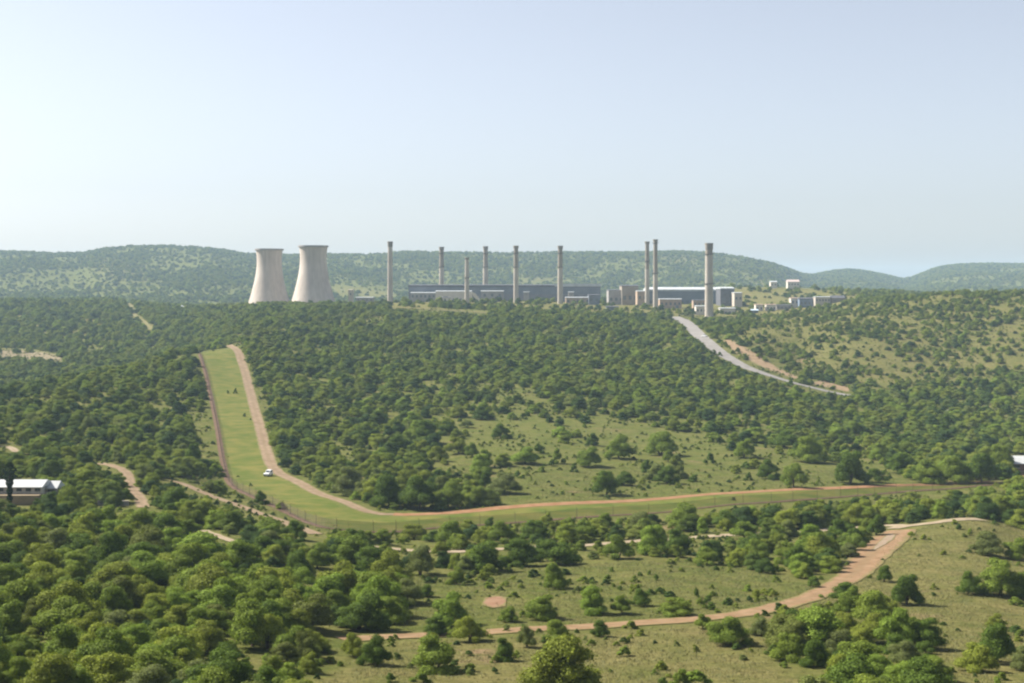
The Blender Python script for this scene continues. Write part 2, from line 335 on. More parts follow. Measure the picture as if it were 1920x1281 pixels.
# ------------------------------------------------------------------ ground sheet
def ground_material():
    m = bpy.data.materials.new('bushveld_ground'); m.use_nodes = True
    n = m.node_tree.nodes; l = m.node_tree.links; p = n['Principled BSDF']
    p.inputs['Roughness'].default_value = 0.95; p.inputs['Specular IOR Level'].default_value = 0.02
    tc = n.new('ShaderNodeTexCoord')
    def noise(sc, det=5, rough=0.6):
        z = n.new('ShaderNodeTexNoise'); z.inputs['Scale'].default_value = sc; z.inputs['Detail'].default_value = det; z.inputs['Roughness'].default_value = rough
        l.new(tc.outputs['Object'], z.inputs['Vector']); return z.outputs['Fac']
    def ramp(src, a, b, c0, c1):
        r = n.new('ShaderNodeValToRGB'); r.color_ramp.elements[0].position = a; r.color_ramp.elements[1].position = b
        r.color_ramp.elements[0].color = (*c0, 1); r.color_ramp.elements[1].color = (*c1, 1); l.new(src, r.inputs[0]); return r.outputs[0]
    def mix(f, a, b):
        x = n.new('ShaderNodeMix'); x.data_type = 'RGBA'; l.new(f, x.inputs[0]); l.new(a, x.inputs[6]); l.new(b, x.inputs[7]); return x.outputs[2]
    green = ramp(noise(0.35), 0.36, 0.66, (0.070, 0.088, 0.020), (0.120, 0.130, 0.032))
    dry = ramp(noise(0.5, 8, 0.7), 0.36, 0.66, (0.118, 0.106, 0.036), (0.205, 0.178, 0.068))
    at = n.new('ShaderNodeAttribute'); at.attribute_name = 'dryness'
    ad = n.new('ShaderNodeMath'); ad.operation = 'ADD'
    sc = n.new('ShaderNodeMapRange'); sc.inputs['From Min'].default_value = 0.3; sc.inputs['From Max'].default_value = 0.7; sc.inputs['To Min'].default_value = -0.45; sc.inputs['To Max'].default_value = 0.45; sc.clamp = False
    l.new(noise(0.12, 6, 0.65), sc.inputs[0]); l.new(sc.outputs[0], ad.inputs[0]); l.new(at.outputs['Fac'], ad.inputs[1]); ad.use_clamp = True
    c = mix(ad.outputs[0], green, dry)
    soil = ramp(noise(0.8), 0.3, 0.7, (0.19, 0.115, 0.07), (0.29, 0.19, 0.125))
    sf = n.new('ShaderNodeMapRange'); sf.inputs['From Min'].default_value = 0.60; sf.inputs['From Max'].default_value = 0.70
    l.new(noise(0.045, 9, 0.7), sf.inputs[0]); sf.inputs['To Max'].default_value = 0.65
    c = mix(sf.outputs[0], c, soil)
    sp = n.new('ShaderNodeMapRange'); sp.inputs['From Min'].default_value = 0.36; sp.inputs['From Max'].default_value = 0.58; sp.inputs['To Min'].default_value = 0.62; sp.inputs['To Max'].default_value = 1.1
    l.new(noise(1.6, 8, 0.8), sp.inputs[0]); sv = n.new('ShaderNodeVectorMath'); sv.operation = 'SCALE'; l.new(c, sv.inputs[0]); l.new(sp.outputs[0], sv.inputs['Scale']); c = sv.outputs[0]
    l.new(c, p.inputs['Base Color'])
    bp = n.new('ShaderNodeBump'); bp.inputs['Strength'].default_value = 0.8; bp.inputs['Distance'].default_value = 0.6
    l.new(noise(1.1, 8, 0.75), bp.inputs['Height']); l.new(bp.outputs[0], p.inputs['Normal'])
    return m
def build_ground():
    nu, nd = len(ug), len(dg)
    X = ug[:, None] * dg[None, :]; Y = np.broadcast_to(dg[None, :], X.shape)
    V = np.stack([X, Y, ZG], -1).reshape(-1, 3)
    i, j = np.meshgrid(np.arange(nu - 1), np.arange(nd - 1), indexing='ij'); i = i.ravel(); j = j.ravel()
    FQ = np.stack([i * nd + j, (i + 1) * nd + j, (i + 1) * nd + j + 1, i * nd + j + 1], -1)
    me = bpy.data.meshes.new('ground'); me.vertices.add(len(V)); me.vertices.foreach_set('co', V.ravel())
    me.loops.add(FQ.size); me.loops.foreach_set('vertex_index', FQ.ravel())
    me.polygons.add(len(FQ)); me.polygons.foreach_set('loop_start', np.arange(0, FQ.size, 4)); me.polygons.foreach_set('loop_total', np.full(len(FQ), 4))
    me.polygons.foreach_set('use_smooth', np.ones(len(FQ), bool))
    me.update(); me.validate()
    px = 960 + F * ug[:, None] + 0 * Y; py = HY + F * (ZC - ZG) / Y
    near = Y < 1250
    dr = np.full(X.shape, 0.35)
    for poly, val in ((P_SAV, 0.20), (P_SAV2, 0.25), (P_MIDC, 0.26), (P_RIGHT, 0.72), (P_BOT, 0.72), (P_RHILL, 0.62)):
        dr = np.where(inpoly(px, py, poly) & near, val, dr)
    dr = np.where(inpoly(px, py, P_STRIP) & near, 0.15, dr)
    dr = np.where(Y > 1260, 0.75, dr); dr = np.where(Y > 2300, 0.12, dr)
    for poly in P_FARC: dr = np.where(inpoly(px, py, poly) & (Y > 1500), 0.6, dr)
    for _ in range(2):
        dr[1:-1] = (dr[:-2] + 2 * dr[1:-1] + dr[2:]) / 4; dr[:, 1:-1] = (dr[:, :-2] + 2 * dr[:, 1:-1] + dr[:, 2:]) / 4
    at = me.attributes.new('dryness', 'FLOAT', 'POINT'); at.data.foreach_set('value', dr.ravel().astype(np.float32))
    me.materials.append(ground_material())
    o = bpy.data.objects.new('ground', me); COL.objects.link(o); tag(o, kind='structure')
build_ground()

# ------------------------------------------------------------------ roads, tracks, mown strip
def worn(m, amount=0.75, rut=0.35):
    """broken grassy edges and wheel ruts for a dirt sheet"""
    n = m.node_tree.nodes; l = m.node_tree.links; p = n['Principled BSDF']; src = p.inputs['Base Color'].links[0].from_socket
    at = n.new('ShaderNodeAttribute'); at.attribute_name = 'edge'; tc = n.new('ShaderNodeTexCoord')
    z = n.new('ShaderNodeTexNoise'); z.inputs['Scale'].default_value = 0.55; z.inputs['Detail'].default_value = 7; z.inputs['Roughness'].default_value = 0.7; l.new(tc.outputs['Object'], z.inputs['Vector'])
    ad = n.new('ShaderNodeMath'); ad.operation = 'MULTIPLY_ADD'; ad.inputs[1].default_value = 1.5; l.new(z.outputs['Fac'], ad.inputs[0]); l.new(at.outputs['Fac'], ad.inputs[2])
    mr = n.new('ShaderNodeMapRange'); mr.inputs['From Min'].default_value = 1.42; mr.inputs['From Max'].default_value = 1.72; mr.inputs['To Max'].default_value = amount; l.new(ad.outputs[0], mr.inputs[0])
    gr = n.new('ShaderNodeValToRGB'); gr.color_ramp.elements[0].color = (0.075, 0.092, 0.022, 1); gr.color_ramp.elements[1].color = (0.19, 0.165, 0.065, 1); l.new(z.outputs['Fac'], gr.inputs[0])
    rt = n.new('ShaderNodeValToRGB'); e = rt.color_ramp.elements; e[0].position = 0.0; e[0].color = (1, 1, 1, 1); e[1].position = 0.9; e[1].color = (0.5, 0.5, 0.5, 1)
    for q, c in ((0.18, 0.85), (0.38, 0.0), (0.58, 0.0)): x = e.new(q); x.color = (c, c, c, 1)
    l.new(at.outputs['Fac'], rt.inputs[0])
    rf = n.new('ShaderNodeMath'); rf.operation = 'MULTIPLY'; rf.inputs[1].default_value = rut; l.new(rt.outputs[0], rf.inputs[0])
    dk = n.new('ShaderNodeMix'); dk.data_type = 'RGBA'; dk.blend_type = 'MIX'; l.new(rf.outputs[0], dk.inputs[0]); l.new(src, dk.inputs[6]); dk.inputs[7].default_value = (0.15, 0.115, 0.06, 1)
    mx = n.new('ShaderNodeMix'); mx.data_type = 'RGBA'; l.new(mr.outputs[0], mx.inputs[0]); l.new(dk.outputs[2], mx.inputs[6]); l.new(gr.outputs[0], mx.inputs[7])
    l.new(mx.outputs[2], p.inputs['Base Color']); return m
M_RED = mat('red_dirt', (0.185, 0.112, 0.060), 0.95, base2=(0.245, 0.160, 0.092), scale=0.5, bump=0.3)
M_PALE = mat('pale_dirt', (0.240, 0.185, 0.125), 0.95, base2=(0.320, 0.255, 0.180), scale=0.4, bump=0.3)
M_PINK = mat('pink_dirt', (0.170, 0.118, 0.074), 0.95, base2=(0.250, 0.180, 0.118), scale=0.35, bump=0.3)
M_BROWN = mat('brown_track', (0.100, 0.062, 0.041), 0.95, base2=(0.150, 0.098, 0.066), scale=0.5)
M_TAR = mat('asphalt', (0.180, 0.165, 0.150), 0.8, base2=(0.235, 0.218, 0.200), scale=0.2)
M_GRAVEL = mat('grey_gravel', (0.210, 0.152, 0.100), 0.95, base2=(0.240, 0.188, 0.138), scale=0.8)
M_MOWN = mat('mown_grass', (0.070, 0.094, 0.014), 0.95, base2=(0.136, 0.126, 0.030), scale=0.16, detail=9, bump=0.5, bscale=1.5)
M_SOIL = mat('red_soil', (0.195, 0.110, 0.066), 0.95, base2=(0.235, 0.150, 0.095), scale=0.3, bump=0.4)
M_BANK = mat('tan_bank', (0.200, 0.135, 0.078), 0.95, base2=(0.260, 0.190, 0.115), scale=0.3, bump=0.4)
M_ORANGE = mat('orange_dirt', (0.205, 0.098, 0.048), 0.95, base2=(0.270, 0.145, 0.080), scale=0.4, bump=0.3)
M_SAND = mat('pale_sand', (0.150, 0.120, 0.066), 0.95, base2=(0.220, 0.180, 0.110), scale=0.1)
M_PINK2 = M_PINK
for m_ in (M_RED, M_PALE, M_PINK, M_ORANGE): worn(m_)
for m_ in (M_SOIL, M_BANK, M_SAND, M_GRAVEL): worn(m_, 0.9, 0.0)
worn(M_MOWN, 0.5, 0.0)
def pair(L, R, step=3.0):
    """two pixel lines of equal count -> equal-length world lines"""
    A = pixline(L); B = pixline(R); n = min(len(A), len(B)); oa = []; ob = []
    for i in range(n - 1):
        k = max(2, int(max((A[i + 1] - A[i]).length, (B[i + 1] - B[i]).length) / step))
        for t in range(k):
            oa.append((A[i].lerp(A[i + 1], t / k)).xy); ob.append((B[i].lerp(B[i + 1], t / k)).xy)
    oa.append(A[n - 1].xy); ob.append(B[n - 1].xy); return oa, ob
SA, SB = pair(STRIP_L, STRIP_R)
sheet('mown_strip', SA, SB, M_MOWN, 0.05, 8)
PERIM = road('perimeter_track', [(428, 648), (442, 655), (457, 690), (469, 735), (487, 800), (499, 845), (515, 880), (560, 905), (625, 935), (690, 960), (740, 965)], lambda t: 5.6 - 1.4 * t, M_PINK, 0.10)
road('perimeter_track', [(738, 965), (790, 965), (900, 957), (1100, 943), (1300, 930), (1500, 918), (1700, 910), (1862, 904)], 5.6, M_ORANGE, 0.11)
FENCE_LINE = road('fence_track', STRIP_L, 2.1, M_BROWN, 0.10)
FORE = road('dirt_road', [(640, 1200), (705, 1196), (800, 1192), (905, 1187), (1000, 1180), (1100, 1176), (1200, 1169), (1300, 1162), (1390, 1152), (1450, 1140), (1530, 1116), (1590, 1085), (1625, 1050), (1655, 1018), (1690, 994)], lambda t: 4.6 + 4.6 * max(0, 1 - abs(t - 0.86) * 3.0), M_RED, 0.10)
road('pale_track', [(1672, 992), (1700, 987), (1750, 981), (1842, 975)], 4.6, M_PALE, 0.13)
road('pale_track', [(700, 1026), (760, 1032), (860, 1035), (1000, 1026), (1085, 1024), (1175, 1017), (1300, 1009), (1350, 1005), (1430, 1000), (1520, 997), (1600, 990), (1665, 986), (1700, 988)], 4.2, M_PALE, 0.12)
road('side_track', [(186, 869), (212, 874), (235, 885), (246, 908), (262, 935), (268, 952)], 3.4, M_PINK, 0.1)
road('lower_track', [(318, 902), (345, 908), (400, 932), (460, 953), (520, 975), (592, 1002)], 3.8, M_PINK, 0.1)
road('footpath', [(382, 995), (408, 1005), (440, 1017)], 2.2, M_PALE, 0.1)
road('west_track', [(0, 838), (15, 838), (33, 848)], 3.0, M_PALE, 0.1)
TAR = road('tar_road', [(1262, 594), (1285, 604), (1310, 628), (1345, 657), (1385, 682), (1430, 700), (1480, 716), (1535, 730), (1592, 742)], lambda t: 11.0 - 3.0 * t, M_TAR, 0.14)
road('tar_road', [(1592, 742), (1640, 748), (1690, 756), (1740, 764), (1800, 776)], 7.5, M_TAR, 0.14); LOW_ROAD = ROADS.pop()
a, b = pair([(1666, 1001), (1652, 1013), (1640, 1026), (1634, 1034)], [(1680, 1003), (1676, 1012), (1660, 1022), (1640, 1033)], 1.0); sheet('gravel_patch', a, b, M_GRAVEL, 0.16, 5)
a, b = pair([(1350, 641), (1385, 667), (1425, 687), (1455, 699), (1490, 711)], [(1368, 636), (1404, 654), (1436, 675), (1468, 694), (1500, 708)]); sheet('cut_bank', a, b, M_BANK, 0.14, 5)
a, b = pair([(1520, 721), (1555, 728), (1592, 736)], [(1536, 710), (1570, 713), (1594, 727)]); sheet('cut_bank', a, b, M_BANK, 0.14, 5)
a, b = pair([(903, 1136), (925, 1141), (948, 1138)], [(908, 1122), (928, 1117), (950, 1121)]); sheet('bare_soil', a, b, M_SOIL, 0.1, 6)
a, b = pair([(-40, 654), (40, 655), (85, 660), (112, 668)], [(-40, 672), (40, 676), (85, 678), (116, 678)]); sheet('bare_clearing', a, b, M_SAND, 0.1, 6)
def clear_mid(a, b):
    ROADS.append(([p.lerp(q, .5) for p, q in zip(a, b)], 2.0))
for L_, R_ in (([(1350, 641), (1385, 667), (1425, 687), (1455, 699), (1490, 711)], [(1368, 636), (1404, 654), (1436, 675), (1468, 694), (1500, 708)]), ([(1520, 721), (1555, 728), (1592, 736)], [(1536, 710), (1570, 713), (1594, 727)]),
               ([(903, 1136), (925, 1141), (948, 1138)], [(908, 1122), (928, 1117), (950, 1121)]), ([(-40, 654), (40, 655), (85, 660), (112, 668)], [(-40, 672), (40, 676), (85, 678), (116, 678)])):
    clear_mid(*pair(L_, R_))
road('firebreak', [(228, 566, 1200), (250, 585, 1000), (268, 602, 900), (284, 618, 850)], 5, mat('dry_grass_break', (0.125, 0.115, 0.045), 0.95, base2=(0.19, 0.165, 0.07), scale=0.1), 0.12, dmin=800)
road('bank_road', [(738, 577), (780, 579), (830, 582), (870, 584), (912, 587)], 4, M_SAND, 0.2, dmin=900)

# ------------------------------------------------------------------ plant shapes (unit width and height, base at the origin)
def ico(sub=1):
    bm = bmesh.new(); bmesh.ops.create_icosphere(bm, subdivisions=sub, radius=1.0)
    v = np.array([p.co[:] for p in bm.verts]); f = [tuple(x.index for x in q.verts) for q in bm.faces]; bm.free(); return v, f
ICO = ico(1)
def crown_mesh(name, seed, n=9500, low=0.12, puffs=11, leaf=0.036, flat=0.8):
    r = np.random.default_rng(seed); V = []; Fc = []; k = 0
    cs = [(np.array([0, 0, 0.42]), 0.27)]; nb = int(puffs * 0.5); nm = int(puffs * 0.33)
    ax = r.uniform(0.62, 1.0); lean = r.uniform(-.14, .14, 2)
    for i in range(puffs):
        if i < nb: a = 2 * math.pi * (i + r.uniform(-.3, .3)) / nb; rad = 0.33 * r.uniform(0.62, 1.18); z = low + 0.12 + r.uniform(-.02, .13); q = r.uniform(.13, .20)
        elif i < nb + nm: a = 2 * math.pi * (i + r.uniform(-.4, .4)) / nm; rad = 0.22 * r.uniform(0.7, 1.15); z = 0.46 + r.uniform(-.10, .13); q = r.uniform(.13, .19)
        else: a = r.uniform(0, 6.28); rad = 0.11 * r.uniform(0.3, 1.3); z = 0.66 + r.uniform(-.06, .07); q = r.uniform(.11, .17)
        cs.append((np.array([rad * math.cos(a) + lean[0] * z, ax * rad * math.sin(a) + lean[1] * z, z]), q))
    for c, R in cs:
        v, f = ICO
        vv = v * R * 0.74 * np.array([1, 1, flat]) * (1 + 0.2 * r.standard_normal((len(v), 1)) * 0.5) + c
        V.append(vv); Fc += [tuple(i + k for i in q) for q in f]; k += len(vv)
    w = np.array([R * R for _, R in cs]); w /= w.sum(); ch = r.choice(len(cs), n, p=w)
    C = np.array([c for c, _ in cs])[ch]; R = np.array([q for _, q in cs])[ch][:, None]
    d = r.standard_normal((n, 3)); d /= np.linalg.norm(d, axis=1)[:, None]; d[:, 2] = np.where(d[:, 2] < -0.6, -d[:, 2], d[:, 2])
    sh = r.uniform(0.70, 1.0, (n, 1)) ** 0.7; sh = np.where(r.random((n, 1)) < 0.10, r.uniform(1.0, 1.28, (n, 1)), sh)
    P = C + d * R * sh * np.array([1, 1, flat]); P[:, 2] = np.maximum(P[:, 2], 0.03)
    nn = d + 0.36 * r.standard_normal((n, 3)); nn /= np.linalg.norm(nn, axis=1)[:, None]
    t = np.cross(nn, r.standard_normal((n, 3))); t /= np.linalg.norm(t, axis=1)[:, None]; b = np.cross(nn, t)
    s = leaf * r.uniform(0.55, 1.15, (n, 1)) * 0.5; s2 = s * r.uniform(0.6, 1.0, (n, 1))
    Q = np.stack([P - t * s, P - b * s2 + nn * s * .3, P + t * s, P + b * s2 + nn * s * .3], 1).reshape(-1, 3)
    V.append(Q); allv = np.concatenate(V)
    allv[:, 2] *= 1.0 / np.percentile(allv[:, 2], 99.5)
    allv[:, :2] *= 0.5 / np.percentile(np.abs(allv[:, :2]), 99.3)
    faces = Fc + [(k + 4 * i, k + 4 * i + 1, k + 4 * i + 2, k + 4 * i + 3) for i in range(n)]
    me = bpy.data.meshes.new(name); me.from_pydata(allv.tolist(), [], faces); me.update(); me.materials.append(LEAF_MIX)
    return me
def trunk_mesh(name, seed):
    r = random.Random(seed); m = MB(); n = r.choice([1, 2, 3])
    for i in range(n):
        a = r.uniform(0, 6.28); top = (0.10 * math.cos(a), 0.10 * math.sin(a), 0.42)
        m.tube([(0.02 * i, 0, -0.06), (0.03 * math.cos(a), 0.03 * math.sin(a), 0.15), top], [0.032, 0.024, 0.016])
        for q in range(3):
            b = a + r.uniform(-1.4, 1.4); m.tube([top, (0.24 * math.cos(b), 0.24 * math.sin(b), r.uniform(0.5, 0.66))], [0.014, 0.006], 5)
    me = bpy.data.meshes.new(name); me.from_pydata(m.v, [], m.f); me.update(); me.materials.append(BARK); return me
CROWNS = [crown_mesh('tree_crown', 11, low=0.04), crown_mesh('tree_crown', 12, low=0.02, puffs=14), crown_mesh('tree_crown', 13, low=0.08, puffs=10, flat=0.75),
          crown_mesh('tree_crown', 14, low=0.08, puffs=12), crown_mesh('tree_crown', 15, low=0.03, puffs=16, leaf=0.033), crown_mesh('tree_crown', 16, low=0.0, puffs=8),
          crown_mesh('tree_crown', 17, low=0.05, puffs=18, leaf=0.031), crown_mesh('tree_crown', 18, low=0.06, puffs=10, n=7000)]
SHRUBS = [crown_mesh('shrub_foliage', 31, n=1500, low=0.02, puffs=6, leaf=0.09), crown_mesh('shrub_foliage', 32, n=1300, low=0.02, puffs=5, leaf=0.10), crown_mesh('shrub_foliage', 33, n=1700, low=0.0, puffs=8, leaf=0.085)]
TRUNKS = [trunk_mesh('tree_trunk', 41), trunk_mesh('tree_trunk', 42), trunk_mesh('tree_trunk', 43)]
VARIANTS = [None] * (len(CROWNS) + len(SHRUBS))
ctr = 0
PLACED = []   # x, y, radius
def plant(x, y, w, hh, tone, label, group, kind='tree', sink=0.0, variant=None):
    global ctr
    ctr += 1
    shrub = kind == 'shrub'
    bank = SHRUBS if shrub else CROWNS
    v = ctr % len(bank) if variant is None else variant
    e = empty('shrub' if shrub else 'bush_tree', (x, y, h(x, y) - sink), label, kind, group, rz=random.uniform(0, 6.28))
    e.scale = (w * random.uniform(0.93, 1.07), w * random.uniform(0.93, 1.07), hh)
    c = bpy.data.objects.new('foliage' if shrub else 'crown', bank[v]); COL.objects.link(c); c.parent = e
    c.material_slots[0].link = 'OBJECT'; c.material_slots[0].material = LEAF[tone]
    k = v + (len(CROWNS) if shrub else 0)
    if VARIANTS[k] is None: VARIANTS[k] = c
    if not shrub:
        t = bpy.data.objects.new('trunk', TRUNKS[ctr % 3]); COL.objects.link(t); t.parent = e
    PLACED.append((x, y, w / 2)); return e

